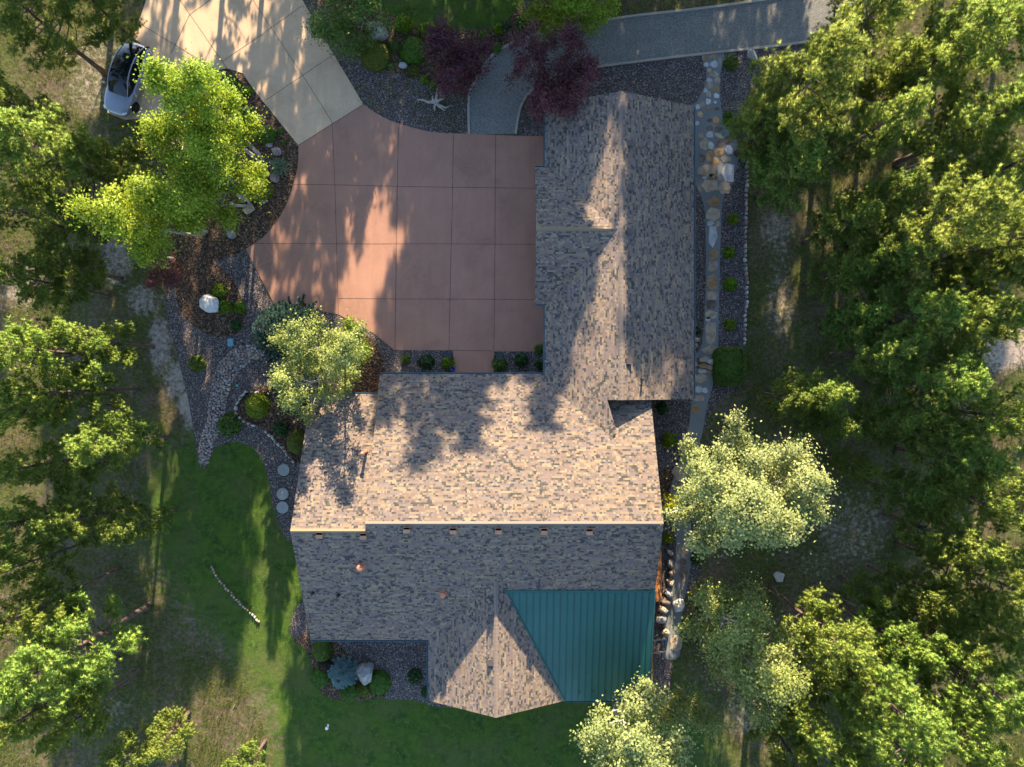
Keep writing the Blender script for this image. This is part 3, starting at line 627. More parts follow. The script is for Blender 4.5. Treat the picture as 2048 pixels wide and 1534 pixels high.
boulder(805,130,10,6.5,0.18,'st_white',4,'small smooth white rock between two clipped yellow-green shrubs',rz=-0.2,cuts=3)
boulder(419,606,21,20,0.62,'st_white',5,'large pale grey boulder in the oval mulch bed',cuts=12,sub=4)
boulder(730,1346,20,23,0.85,'st_grey',6,'pointed grey boulder beside the ice-blue dwarf spruce',rz=0.3,cuts=13,sub=4)
for i,(px,py,r_,m,l) in enumerate([(471,207,11,'st_pink','pinkish boulder by the dark globe shrub of the island bed'),(517,243,7,'st_grey','small grey rock between two dark shrubs of the island bed'),
    (538,286,10,'st_grey','rounded grey rock by the tan and red paving corner'),(552,303,11,'st_pink','pink rock above the blue-green spiky plant'),(517,325,8,'st_pink','small pink rock tucked beside the spiky plant under the aspen'),
    (549,357,11,'st_pink','pink rock below the blue-green spiky plant'),(527,400,10,'st_grey','grey rock at the curved edge of the red paving'),(498,418,12,'st_tan','tan rock under the aspen leaves in the island bed'),
    (463,411,8,'st_grey','small grey rock shaded by the bright aspen'),(463,468,11,'st_grey','pale grey rock near the lower tip of the island bed')]):
    boulder(px,py,r_,r_*0.85,r_/62,m,20+i,l,'rock','rock',rz=i)
boulder(1506,112,9,15,0.4,'st_pale',40,'pale boulder at the lane kerb by the stone path',rz=0.5); boulder(341,520,10,8,0.3,'st_grey',41,'grey rock by the small purple shrub')
for i,(px,py,rx,ry,m) in enumerate([(1341,1127,8,11,'st_grey'),(1342,1146,9,8,'st_dark'),(1341,1163,8,9,'st_tan'),(1338,1186,9,11,'st_grey'),(1331,1204,12,9,'st_dark'),(1327,1219,11,9,'st_tan'),(1322,1238,11,12,'st_grey'),(1331,1266,9,7,'st_tan'),(1340,1104,6,7,'st_grey')]):
    boulder(px,py,rx,ry,0.42,m,50+i,'angular boulder in the stacked edging along the cedar deck','boulder','boulder',rz=i*1.3,group='boulders edging the deck')
boulder(1357,1212,12,16,0.35,'st_white',61,'large white slab rock on the lower path beside the deck boulders',rz=-0.4,cuts=12)
for i,(px,py,rx,ry) in enumerate([(1391,692,6,7),(1388,705,7,6),(1387,716,6,5),(1389,727,6,6),(1386,740,5,7),(1388,753,5,6),(1393,680,6,6)]):
    boulder(px,py,rx,ry,0.3,['st_tan','st_grey','st_pale'][i%3],70+i,'rough stone in the low dry wall beside the path steps','stone','wall_stone',rz=i,group='stones beside the path steps')
# flagstones set in the path
def flag(px, py, rx, ry, m, seed, label, group, h=0.052, name='flagstone'):
    r = np.random.default_rng(seed); n = r.integers(5, 8); k_ = 1.22 if 390 < py < 720 else 1.13; rx *= k_; ry *= 1.0 + (k_ - 1) * .7; a0 = r.uniform(0, 6.28); pts = []
    for k in range(n):
        a = a0 + 2*math.pi*(k + r.uniform(-0.28, 0.28))/n; c, s = math.cos(a), math.sin(a); q = (abs(c)**3.2 + abs(s)**3.2)**(-1/3.2) * r.uniform(0.86, 1.06)
        pts.append((c*q*rx/31, s*q*ry/31))
    fine = []
    for k in range(n):
        a, c = Vector(pts[k]), Vector(pts[(k+1) % n]); 
        for j in range(4): t = j/4; p = a.lerp(c, t); fine.append((p.x + r.normal()*0.008, p.y + r.normal()*0.008))
    b = MB(); b.prism(fine, -0.03, h - 0.034 + 0.0); o = b.build(name, M[m]); x, y = P(px, py); o.location = (x, y, 0.034); tag(o, label, 'flagstone', group); return o
FL = [(1409,117,5,6,'r'),(1427,114,7,5,'r'),(1412,130,5,5,'w'),(1427,129,7,7,'w'),(1418,141,4,4,'t'),(1427,148,9,6,'t'),(1418,161,6,5,'w'),(1434,160,6,7,'t'),(1419,172,7,7,'t'),(1432,178,6,6,'r'),
 (1411,181,4,5,'w'),(1417,189,5,6,'t'),(1433,192,5,6,'w'),(1416,204,5,6,'w'),(1430,205,3,3,'w'),(1404,209,6,6,'t'),(1395,214,4,6,'w'),(1418,218,6,4,'r'),(1434,218,5,3,'d'),(1400,230,6,6,'r'),(1432,241,7,8,'r'),(1420,241,6,3,'d'),
 (1394,247,4,4,'w'),(1419,256,7,5,'d'),(1436,258,8,5,'d'),(1419,270,8,6,'w'),(1438,272,9,6,'t'),(1401,272,5,5,'t'),(1408,288,8,12,'t'),(1421,291,6,8,'w'),(1440,287,9,7,'d'),(1457,280,9,8,'d'),(1437,304,10,8,'r'),(1457,300,7,9,'w'),
 (1419,312,7,10,'r'),(1404,317,6,8,'d'),(1452,318,10,7,'t'),(1430,323,7,8,'r'),(1414,341,20,12,'t'),(1426,354,8,6,'r'),(1437,358,7,6,'t'),(1409,356,5,3,'w'),(1419,373,16,12,'t'),(1448,375,11,12,'t'),(1428,402,13,11,'r'),(1426,428,12,13,'t'),
 (1421,447,6,5,'w'),(1435,448,4,6,'t'),(1426,473,8,19,'w'),(1427,508,9,10,'r'),(1425,532,9,11,'t'),(1424,565,9,14,'r'),(1424,591,9,8,'t'),(1423,609,10,8,'d'),(1422,630,10,10,'t'),(1416,638,5,4,'w'),(1421,665,10,20,'t'),(1418,699,13,9,'t'),
 (1399,757,12,9,'t'),(1396,779,8,7,'w'),(1410,781,6,6,'w'),(1397,797,12,6,'t'),(1391,818,8,8,'r'),(1368,876,4,9,'w'),(1357,945,12,15,'t'),(1354,973,8,9,'d'),(1367,1100,10,8,'t'),(1366,1123,7,6,'d'),(1366,1148,8,17,'d'),(1352,1285,12,16,'t')]
CN = {'r': ('st_rust', 'rust-stained'), 'w': ('st_white', 'whitish'), 't': ('st_tan', 'tan'), 'd': ('st_dark', 'dark brown')}
def zone(py): return 'near the gravel lane' if py < 190 else 'beside the garage gable' if py < 262 else 'in the wide bend of the path' if py < 392 else 'in the narrow path by the round yellow shrubs' if py < 700 else 'below the path steps' if py < 860 else 'in the lower path past the pale tree'
for i, (px, py, rx, ry, c) in enumerate(FL):
    l = f'{CN[c][1]} flagstone {zone(py)}'; flag(px, py, rx, ry, CN[c][0], 100 + i, l, l + 's')
flag(1456,346,14,17,'st_white',190,'large whitish triangular flagstone on the outside of the path bend',None)
for i,(px,py,rx,ry) in enumerate([(1405,719,9,6),(1420,724,8,5),(1404,731,9,5),(1419,735,7,5),(1403,742,9,5),(1417,745,8,4),(1419,713,6,4)]):
    o = flag(px,py,rx,ry,['st_tan','st_pale','st_rust'][i%3],200+i,'stone slab of the short steps between hedge and garage','stones of the path steps',0.30-0.045*i,'step_stone')
flag(1557,1152,10,10,'st_pale',210,'round pale stone disc lying on bare earth beyond the pale tree',None,0.2,'stone_disc')
# edging stones
def line_stones(line, n, r0, m, label, group, seed, hz=0.2, name='edging_stone'):
    r = np.random.default_rng(seed); pts = [Vector(p) for p in smooth_poly([P(*p) for p in line], 8, False)]
    L = [0.0]
    for a, c in zip(pts, pts[1:]): L.append(L[-1] + (c - a).length)
    protos = []
    for k in range(6): V, Fc = rock_mesh(seed + k, r0 * r.uniform(.9, 1.2), r0 * r.uniform(.6, .8), hz, 7, .08, 2); protos.append((V, Fc))
    mm = {}
    for i in range(n):
        s = L[-1] * (i + 0.5) / n; k = max(j for j in range(len(pts)) if L[j] <= s + 1e-6); k = min(k, len(pts) - 2); t = (s - L[k]) / max(1e-6, L[k+1] - L[k]); p = pts[k].lerp(pts[k+1], t); d = pts[k+1] - pts[k]
        mk = m[int(r.integers(len(m)))]; key = (int(r.integers(6)), mk)
        if key not in mm: o = mesh_obj(name, *protos[key[0]], M[mk], smooth=True); mm[key] = o
        else: o = mm[key].copy(); COL.objects.link(o)
        o.location = (p.x + r.normal() * .02, p.y + r.normal() * .02, 0.0); o.rotation_euler = (0, 0, math.atan2(d.y, d.x) + r.normal() * .25); sc_ = r.uniform(.8, 1.15); o.scale = (sc_ * r.uniform(.8, 1.15), sc_, sc_); tag(o, label, 'stone', group)
line_stones([(1489,284),(1493,320),(1491,420),(1490,520),(1493,580),(1489,640),(1488,692)], 44, 0.14, ['st_pale','st_white','st_pink'], 'pale edging stone between the gravel strip and the forest floor', 'stones edging the gravel strip', 300)
line_stones([(520,786),(500,783),(484,792),(474,812),(474,825),(484,838),(500,848),(513,851)], 12, 0.145, ['st_tan','st_pale','st_white'], 'light edging stone curving round the golden bush bed', 'stones round the golden bush bed', 310)
line_stones([(528,862),(545,876),(556,888),(566,897),(577,912),(590,925)], 10, 0.14, ['st_pale','st_tan','st_white'], 'edging stone along the mulch towards the house corner', 'stones along the mulch bed', 320)
line_stones([(423,1131),(432,1149),(446,1168),(458,1180),(470,1196),(487,1212),(503,1227),(521,1246)], 24, 0.105, ['st_pale','st_tan','st_pink'], 'pale stone in the short line across the open lawn', 'stones laid in a line on the lawn', 330, 0.14)
# dry creek of river cobbles
cr = [Vector(p) for p in smooth_poly([P(*p) for p in [(528,708),(500,705),(478,716),(456,738),(443,765),(437,795),(434,825),(428,852),(418,875),(410,897),(408,925)]], 8, False)]
WID = [0.35,0.5,0.62,0.66,0.60,0.56,0.52,0.48,0.42,0.40,0.30]
r = np.random.default_rng(5); sp = []
tries = 0
while tries < 9000:
    tries += 1; s = r.uniform(0, len(cr) - 1.001); k = int(s); p = cr[k].lerp(cr[k+1], s - k); d = (cr[k+1] - cr[k]).normalized(); wdt = np.interp(s / (len(cr) - 1), np.linspace(0, 1, 11), WID)
    q = p + Vector((-d.y, d.x)) * r.uniform(-wdt, wdt); rad = r.choice([0.075, 0.09, 0.11, 0.14, 0.18], p=[.25, .3, .25, .15, .05])
    if all((q.x - a)**2 + (q.y - c)**2 > (0.80 * (rad + e))**2 for a, c, e in sp): sp.append((q.x, q.y, rad))
sp.sort(key=lambda t: -t[2]); print('cobbles', len(sp))
cob_m = {}; stuffV, stuffF, nn = [], [], 0
protos = [rock_mesh(400 + k, 1.0, 0.8, 0.62, 4, 0.07, 2) for k in range(5)]
for i, (x, y, rad) in enumerate(sp):
    kk = int(r.integers(5)); mk = ['st_pink','st_tan','st_pink','st_grey','st_pink','st_pale'][int(r.integers(6))]
    if i < 290:
        if (kk, mk) not in cob_m: o = mesh_obj('river_cobble', *protos[kk], M[mk], smooth=True); cob_m[(kk, mk)] = o
        else: o = cob_m[(kk, mk)].copy(); COL.objects.link(o)
        o.location = (x, y, 0.0); o.rotation_euler = (0, 0, r.uniform(0, 6.28)); o.scale = (rad * 1.1,) * 3; tag(o, 'rounded river cobble packed into the curving dry creek bed', 'cobble', 'cobbles of the dry creek')
    else:
        V, Fc = protos[kk]; a = r.uniform(0, 6.28); R = np.array([[math.cos(a), -math.sin(a), 0], [math.sin(a), math.cos(a), 0], [0, 0, 1]])
        stuffV.append(V @ R.T * rad * 1.1 + np.array([x, y, 0])); stuffF.append(Fc + nn); nn += len(V)
if stuffV: tag(mesh_obj('creek_pebbles', np.concatenate(stuffV), np.concatenate(stuffF), M['st_pink'], smooth=True), 'small pebbles filling the dry creek', kind='stuff')
# septic lids, utility box, cap
for i, (px, py, wh) in enumerate([(567,940,'uppermost'),(565,988,'middle'),(565,1015,'lowest')]):
    x, y = P(px, py, 0.15); b = MB(); b.lathe([(0.385, 0.0), (0.385, 0.13), (0.365, 0.15), (0.10, 0.15), (0.095, 0.158), (0.001, 0.158)], (x, y, 0.01), 40); o = b.build('concrete_lid', M['lid']); tag(o, f'round grey concrete lid on gravel by the house, {wh} of three', 'lid', 'septic lids in the gravel')
    b = MB(); b.tube([(x - .06, y, .17), (x - .05, y, .2), (x + .05, y, .2), (x + .06, y, .17)], 0.01, 5); b.build('handle', M['darkmetal'], o)
x, y = P(462, 685); b = MB(); b.box((x, y, 0.05), (0.36, 0.5, 0.12), 0.12); b.box((x, y, 0.115), (0.30, 0.44, 0.02), 0.12); tag(b.build('valve_box', M['teal']), 'teal plastic valve box lid in the gravel near the blue spruce', 'box')
for px, py, l in ((475, 771, 'mint green round cap in the gravel beside the cobble creek'),): x, y = P(px, py); b = MB(); b.lathe([(.075, 0), (.075, .1), (.05, .13), (.001, .13)], (x, y, .01), 16); tag(b.build('drain_cap', M['mint'], smooth=True), l, 'cap')
x, y = P(655, 1454); b = MB(); b.lathe([(.05, 0), (.05, .1), (.11, .12), (.10, .2), (.001, .22)], (x, y, .01), 14); b.box((x + .05, y + .14, .06), (.09, .14, .1), .4); tag(b.build('sprinkler', M['white'], smooth=True), 'small white sprinkler head standing on the shaded lawn', 'sprinkler')
# driftwood root
x, y = P(872, 207); b = MB(); r = np.random.default_rng(9)
for a, L, up in ((3.35, 1.25, .25), (1.45, .95, .5), (-.25, 1.2, .3), (-.9, .85, .25), (-1.6, .6, .3), (.35, .6, .55), (2.5, .5, .4)):
    p = Vector((x, y, .18)); pts = [p.copy()]
    for k in range(5): a += r.normal() * .28; p = p + Vector((math.cos(a) * L / 5, math.sin(a) * L / 5, up * (.28 - .1 * k) * .5)); p.z = max(p.z, .05); pts.append(p.copy())
    b.tube(pts, [.11, .10, .085, .065, .045, .02], 7)
tag(b.build('driftwood', M['drift'], smooth=True), 'silvery gnarled driftwood root lying on gravel by the purple tree', 'driftwood')
# planters at the entry
def planter(px, py, label):
    x, y = P(px, py, 0.3); t = empty('planter', (x, y, 0.0), label, 'planter', None)
    b = MB(); b.box((x, y, 0.24), (0.36, 0.36, 0.44)); b.box((x, y, 0.45), (0.42, 0.42, 0.06)); b.build('pot', M['pot'], t); return t
planter(896, 712, 'black square planter at the entry walk beside the blue pot'); planter(999, 712, 'black square planter on the garage side of the entry walk')
x, y = P(905, 738, 0.2); b = MB(); b.lathe([(.09, 0), (.17, .12), (.18, .26), (.14, .36), (.165, .40), (.12, .40), (.11, .3), (.001, .28)], (x, y, .04), 20); tag(b.build('blue_pot', M['bluepot'], smooth=True), 'small cobalt blue glazed pot by the entry walk', 'pot')
# timber frame lying beside the porch
x, y = P(1312, 1288, 0.3); t = empty('trellis', (x, y, 0), 'weathered timber trellis frame standing beside the porch roof', 'trellis')
for k in range(2): b = MB(); b.box((x, y + .35 - .8 * k, .55), (1.2, .09, .09), .12); b.build('rail', M['drift'], t)
for k in range(5): b = MB(); b.box((x - .5 + .25 * k, y - .05 + .03 * k, .53), (.05, .75, .04), .12); b.build('slat', M['blackmetal'], t)
for sx in (-.5, .5):
    for sy in (.33, -.43): b = MB(); b.box((x + sx, y + sy + sx * .12, .25), (.08, .08, .5)); b.build('leg', M['drift'], t)

# ------------------------------------------------------------------ leaf helpers
def cards(C, N, size, r, aspect=0.7, up=True):
    """one small folded leaf (two triangles) per centre"""
    n = len(C); N = N * np.where(N[:, 2:3] < 0, -1.0, 1.0) if up else N; N = N / (np.linalg.norm(N, axis=1, keepdims=True) + 1e-9); t = r.normal(size=(n, 3)); a = np.cross(N, t); a /= np.linalg.norm(a, axis=1, keepdims=True) + 1e-9; c = np.cross(N, a)
    s = (size * r.uniform(.7, 1.3, n))[:, None]
    V = np.stack([C - a * s, C + c * s * aspect + N * s * .25, C + a * s, C - c * s * aspect + N * s * .25], 1).reshape(-1, 3)
    i = np.arange(n)[:, None] * 4; return V, np.concatenate([i + 3, i + 2, i + 1, i], 1)
def tufts(Pt, A, r, K=22, ln=0.2, wd=0.034, spread=1.25, full=False):
    """bursts of needles: thin triangles"""
    n = len(Pt); A = A / (np.linalg.norm(A, axis=1, keepdims=True) + 1e-9); t = r.normal(size=(n, 3)); u = np.cross(A, t); u /= np.linalg.norm(u, axis=1, keepdims=True) + 1e-9; v = np.cross(A, u)
    ph = r.uniform(0, 2 * np.pi, (n, K)); th = np.sqrt(r.uniform(0.02, 1, (n, K))) * spread; L = (ln * r.uniform(.75, 1.15, (n, K)) * r.uniform(.75, 1.25, (n, 1)))[..., None]
    D = A[:, None] * np.cos(th)[..., None] + (u[:, None] * np.cos(ph)[..., None] + v[:, None] * np.sin(ph)[..., None]) * np.sin(th)[..., None]
    W = np.cross(D, r.normal(size=(n, K, 3))); W /= np.linalg.norm(W, axis=2, keepdims=True) + 1e-9; W *= wd / 2
    B = Pt[:, None] - A[:, None] * ln * r.uniform(0, .35, (n, K))[..., None] + D * ln * .12
    gz = np.cross(2 * W, D); W = W * np.where(gz[..., 2:3] < 0, -1.0, 1.0)      # faces turned upwards
    V = np.stack([B - W, B + W, B + D * L], 2).reshape(-1, 3); Fc = np.arange(len(V)).reshape(-1, 3)
    if not full: return V, Fc
    return V, Fc, np.repeat((D + A[:, None] * .25).reshape(-1, 3), 3, 0), np.repeat(r.uniform(0, 1, n), K * 3)
def dress(o, Nn, tint):
    """rounded foliage normals and one tint per tuft"""
    Nn = Nn / (np.linalg.norm(Nn, axis=1, keepdims=True) + 1e-9); o.data.normals_split_custom_set_from_vertices(Nn.tolist())
    at = o.data.attributes.new('tint', 'FLOAT', 'POINT'); at.data.foreach_set('value', np.asarray(tint, np.float32))
def shrub_mesh(kind, seed, sz=0.055, n=1500):
    r = np.random.default_rng(seed); d = r.normal(size=(n, 3)); d[:, 2] = np.abs(d[:, 2]); d /= np.linalg.norm(d, axis=1, keepdims=True)
    if kind == 'clip': rad = r.uniform(.93, 1.02, n); 
    elif kind == 'box':
        q = (np.abs(d[:, 0])**5 + np.abs(d[:, 1])**5 + np.abs(d[:, 2])**5)**(-1/5); rad = q * r.uniform(.96, 1.02, n)
    else: rad = (0.80 + 0.22 * vnoise(d, 2.3, seed) + 0.25 * vnoise(d, 5.0, seed + 5)) * r.uniform(.72, 1.12, n)
    C = d * rad[:, None]; return C, d, r
SHR = {}
def shrub(px, py, rpx, kind, m, label, h=None, cat='shrub', name='shrub', ry=None, group=None, rz=0.0):
    rad = rpx / 31.0; hh = h if h else rad * 1.1; sz = 0.052 if kind in ('clip', 'box') else 0.062
    n = int(min(5200, max(350, 1500 * rad * rad / 0.35 * 1.2)))
    seed = int(px * 7 + py); ryy = (ry or rpx) / 31.0
    if kind == 'blade':
        r = np.random.default_rng(seed); k = 26; th = r.uniform(0, 6.28, k * 9); V = []; 
        C = np.stack([r.normal(0, rad * .16, k * 9), r.normal(0, rad * .16, k * 9), np.full(k * 9, .02)], 1); el = r.uniform(.25, 1.35, k * 9); L = rad * r.uniform(.8, 1.15, k * 9)
        D = np.stack([np.cos(th) * np.cos(el), np.sin(th) * np.cos(el), np.sin(el)], 1) * L[:, None]; W = np.stack([-np.sin(th), np.cos(th), 0 * th], 1) * .02
        Mid = C + D * .6 + np.array([0, 0, .05]); T = C + D * np.array([1.15, 1.15, .75])
        VV = np.stack([C - W, C + W, Mid + W, Mid - W, T], 1).reshape(-1, 3); i = np.arange(k * 9)[:, None] * 5; f1 = np.concatenate([i, i+1, i+2], 1); f2 = np.concatenate([i, i+2, i+3], 1); f3 = np.concatenate([i+3, i+2, i+4], 1); Fc = np.concatenate([f1, f2, f3])
    else:
        C, d, r = shrub_mesh(kind, seed, n=n); C = C * np.array([rad, ryy, hh]); 
        Nn = d + r.normal(size=d.shape) * (.35 if kind in ('clip', 'box') else .8); VV, Fc = cards(C, Nn, np.full(len(C), sz), r)
    x, y = P(px, py, hh * .5); o = empty(name, (x, y, 0.015), label, cat, group, rz)
    fo = mesh_obj('foliage', VV, Fc, M[m], o, world=False)
    b = MB()
    for k in range(5): a = k * 1.256 + seed; b.tube([(0, 0, -.02), (math.cos(a) * rad * .3, math.sin(a) * ryy * .3, hh * .4), (math.cos(a) * rad * .6, math.sin(a) * ryy * .6, hh * .72)], [.025, .018, .006], 5)
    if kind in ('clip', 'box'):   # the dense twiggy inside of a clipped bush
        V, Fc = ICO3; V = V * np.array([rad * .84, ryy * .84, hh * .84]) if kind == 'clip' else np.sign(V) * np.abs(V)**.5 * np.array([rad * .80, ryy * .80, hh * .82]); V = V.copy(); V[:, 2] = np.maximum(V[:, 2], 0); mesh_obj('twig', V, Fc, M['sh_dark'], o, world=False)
    else: b.build('twig', M['greybark'], o, world=False)
    return o
S = shrub
S(750,107,30,'clip','sh_olive','clipped olive-green globe shrub below the big pale boulder',.85); S(827,98,30,'clip','sh_clip','clipped wide green shrub touching the purple tree',.8,ry=26)
S(806,45,19,'loose','sh_lime','bright green upright grass clump nearest the pale boulder',.8); S(851,60,18,'loose','sh_lime','bright green grassy clump above the clipped wide shrub',.7)
S(827,140,12,'loose','sh_olive','small olive shrub beside the white rock'); S(849,158,9,'loose','sh_lime','tiny lime plant at the gravel edge, higher of a pair'); S(865,169,8,'loose','sh_lime','tiny lime plant at the gravel edge, lower of a pair'); S(780,133,7,'loose','sh_mid','tiny green plant at the foot of the clipped globe')
S(787,90,10,'loose','sh_mid','thin grey-green shrub between the two clipped globes')
for i,(px,py,r_,l) in enumerate([(968,71,12,'dark green mound between lawn and purple tree'),(996,57,11,'yellowish green mound nearest the small lawn'),(1014,48,10,'small green mound above the curved kerb'),(992,94,13,'bright green mound beside the curved kerb'),(965,111,11,'green mound touching the purple tree by the kerb'),(1041,45,11,'green mound near the top kerb bend')]): S(px,py,r_,'loose',['sh_mid','sh_lime','sh_dark'][i%3],l)
S(452,176,29,'clip','sh_dark','dark globe shrub at the head of the island bed',.8); S(492,235,23,'clip','sh_clip','clipped dark green globe in the middle of the island bed',.7); S(527,268,24,'clip','sh_clip','low clipped shrub by the tan paving edge',.65,ry=19); S(515,377,29,'clip','sh_olive','clipped olive shrub by the curve of the red paving',.75,ry=23)
S(559,334,22,'blade','sh_yucca','blue-green spiky plant between pink rocks',.5,'plant','spiky_plant'); S(495,181,10,'loose','sh_lime','small lime plant beside the dark globe shrub'); S(480,203,8,'loose','sh_mid','tiny green plant beside the pinkish boulder'); S(505,352,6,'loose','sh_lime','tiny lime plant above the clipped olive shrub'); S(560,262,6,'loose','sh_mid','tiny plant at the point of the tan paving'); S(566,285,6,'loose','sh_mid','tiny plant near the red and tan paving joint')
S(437,581,16,'loose','sh_lime','round lime shrub above the boulder in the oval bed',.5); S(448,614,15,'loose','sh_lime','round lime shrub touching the boulder in the oval bed',.5); S(478,615,13,'loose','sh_lime','round lime shrub at the gravel side of the oval bed',.45); S(470,650,12,'loose','sh_dark','dark low plant at the lower end of the oval bed')
S(393,727,18,'loose','sh_olive','olive shrub alone in the gravel near bare earth',.6); S(457,849,25,'loose','sh_mid','wide green shrub spreading over the cobble creek',.7); S(512,812,24,'clip','sh_yellow','golden shrub inside the curved stone edging',.8,ry=26); S(592,885,20,'clip','sh_olive','golden-olive shrub against the house gable edge',.9,ry=24); S(560,857,17,'loose','sh_dark','dark shrub under the aspen beside the house')
S(811,718,10,'loose','sh_mid','thin green plant in gravel at the house front'); S(853,723,17,'loose','sh_dark','dark round shrub in gravel at the house front',.5); S(895,726,15,'loose','sh_lime','lime fern spilling from the planter by the blue pot',.75,'plant','fern'); S(999,728,16,'loose','sh_mid','green fern spilling from the planter on the garage side',.75,'plant','fern')
S(1042,720,15,'loose','sh_dark','dark round shrub in the corner bed by the garage',.5); S(1080,698,11,'loose','sh_mid','green shrub under the garage eave corner'); S(1081,728,12,'loose','sh_dark','dark shrub in the very corner of house and garage')
S(1463,124,16,'loose','sh_olive','olive-yellow shrub where the path meets the lane',.6); S(1458,231,11,'loose','sh_mid','green shrub half under the big pine beside the path'); S(1455,243,9,'loose','sh_lime','small lime shrub half under the big pine')
for i,(px,py,r_,l) in enumerate([(1467,437,12.5,'round lime shrub in the gravel strip, first below the path bend'),(1459,505,13,'round lime shrub in the gravel strip, second below the path bend'),(1462,568,15,'largest round lime shrub in the gravel strip'),(1461,649,13,'round lime shrub in the gravel strip, next to the hedge')]): S(px,py,r_,'loose','sh_lime',l,.42,group='lime shrubs along the garden path')
S(1460,733,31,'box','sh_clip','large clipped block hedge at the foot of the gravel strip',.95,'hedge','hedge',38); S(1393,661,10,'loose','sh_dark','dark plant under the garage eave beside the path')
S(1325,816,13,'loose','sh_dark','dark shrub below the garage end gable'); S(1341,881,17,'loose','sh_yellow','yellow shrub between house and pale tree',.7); S(1337,1078,12,'loose','sh_yellow','small bright yellow shrub by the house gable end',.5); S(1396,1118,15,'loose','sh_dark','dark shrub across the path from the cedar deck'); S(1405,1112,9,'loose','sh_mid','small green plant beside the dark shrub on the lower path')
S(643,1303,20,'clip','sh_clip','clipped green shrub tucked against the rear eave',.8,ry=22); S(651,1334,15,'clip','sh_red','dull brown-red mound between the clipped shrubs',.4,ry=12); S(640,1357,19,'clip','sh_clip','clipped green mound at the lawn side of the ice-blue spruce',.45); S(697,1386,19,'clip','sh_clip','clipped green mound below the ice-blue spruce',.5); S(726,1380,17,'loose','sh_olive','feathery olive clump below the pointed grey boulder',.5); S(758,1368,22,'clip','sh_clip','largest clipped dark mound beside the pointed boulder',.6,ry=25); S(829,1354,16,'loose','sh_dark','dark shrub alone in the gravel of the rear court',.5)
S(852,1386,12,'loose','sh_dark','dark plant at the corner under the wing eave')
# ------------------------------------------------------------------ trees
def wander(p, d, L, n, r, bend=.25, up=0.0):
    pts = [p.copy()]; d = d.normalized()
    for k in range(n):
        d = (d + Vector(r.normal(size=3)) * bend / n + Vector((0, 0, up / n))).normalized(); p = p + d * (L / n); pts.append(p.copy())
    return pts
def pine_proto(seed, h=13.0, rad=3.5, cb=0.32, nl=46, K=27, sharp=1.0, lean=.0):
    r = np.random.default_rng(seed); b = MB(); T = []; A = []
    trunk = wander(Vector((0, 0, -.3)), Vector((lean, r.normal() * .02, 1)), h * .98, 9, r, .12, .2)
    b.tube(trunk, [(.20 * (1 - .9 * k / 9) + (.10 if k == 0 else 0)) * h / 13 + .012 for k in range(10)], 9)
    def at(t): s = t * 9; k = min(int(s), 8); return trunk[k].lerp(trunk[k+1], s - k)
    for i in range(nl):
        u = (i + r.uniform(0, 1)) / nl; t = cb + (1 - cb) * u ** .9 * .97; az = i * 2.39996 + r.normal() * .5
        prof = (min(1, (u + .25) / .45)) * (1 - u ** 1.7 * .86) if sharp < 2 else (1 - u * .93)
        L = rad * prof * r.uniform(.62, 1.12); 
        if r.uniform() < .12: L *= .5
        el = .05 + .75 * u ** 1.5 + r.normal() * .12; d = Vector((math.cos(az) * math.cos(el), math.sin(az) * math.cos(el), math.sin(el)))
        lp = wander(at(t), d, L, 6, r, .45, .45); b.tube(lp, [.042 * L / 3 + .010 - (.038 * L / 3 + .004) * k / 6 for k in range(7)], 5, cap=False)
        if u < .10 and r.uniform() < .45: continue
        ns = max(4, int(L * 5.6))
        for j in range(ns):
            f = .30 + .70 * (j + r.uniform(0, 1)) / ns; s = f * 6; k = min(int(s), 5); p = lp[k].lerp(lp[k+1], s - k); ax = (lp[k+1] - lp[k]).normalized()
            sd = ax.cross(Vector((0, 0, 1))); sd = (sd.normalized() if sd.length > .05 else Vector((1, 0, 0))) * (1 if j % 2 else -1); sl = r.uniform(.35, .95) * (1.15 - .55 * f) * min(1, L / 2.2 + .25)
            d2 = (ax * r.uniform(.5, 1.0) + sd * r.uniform(.5, 1.1) + Vector((0, 0, r.uniform(.0, .55)))).normalized(); q = wander(p, d2, sl, 3, r, .5, .35)
            b.tube(q, [.014, .010, .008, .005], 3, cap=False)
            T.append(q[-1]); A.append((q[-1] - q[-2]).normalized() + Vector((0, 0, .5)))
            for z in range(int(r.integers(2, 5))):
                w_ = q[int(r.integers(1, 4))] + Vector(r.normal(size=3) * np.array([.22, .22, .12])); T.append(w_); A.append((d2 * .6 + Vector(r.normal(size=3)) * .45 + Vector((0, 0, .7))))
        T.append(lp[-1]); A.append((lp[-1] - lp[-2]).normalized() + Vector((0, 0, .4)))
    for k in range(10): T.append(at(.93 + .07 * r.uniform()) + Vector(r.normal(size=3) * .15)); A.append(Vector(r.normal(size=3) * .4) + Vector((0, 0, 1)))
    V, Fc, Nn, Ti = tufts(np.array([p[:] for p in T]), np.array([p[:] for p in A]), r, K, .20, .036, 1.85, True)
    o = bpy.data.objects.new('pine_tree', None); COL.objects.link(o)
    t_ = b.build('trunk', M['pinebark'], o, True, False); c_ = mesh_obj('crown', V, Fc, M['pine'], o, smooth=True, world=False); dress(c_, Nn, Ti); return o, h
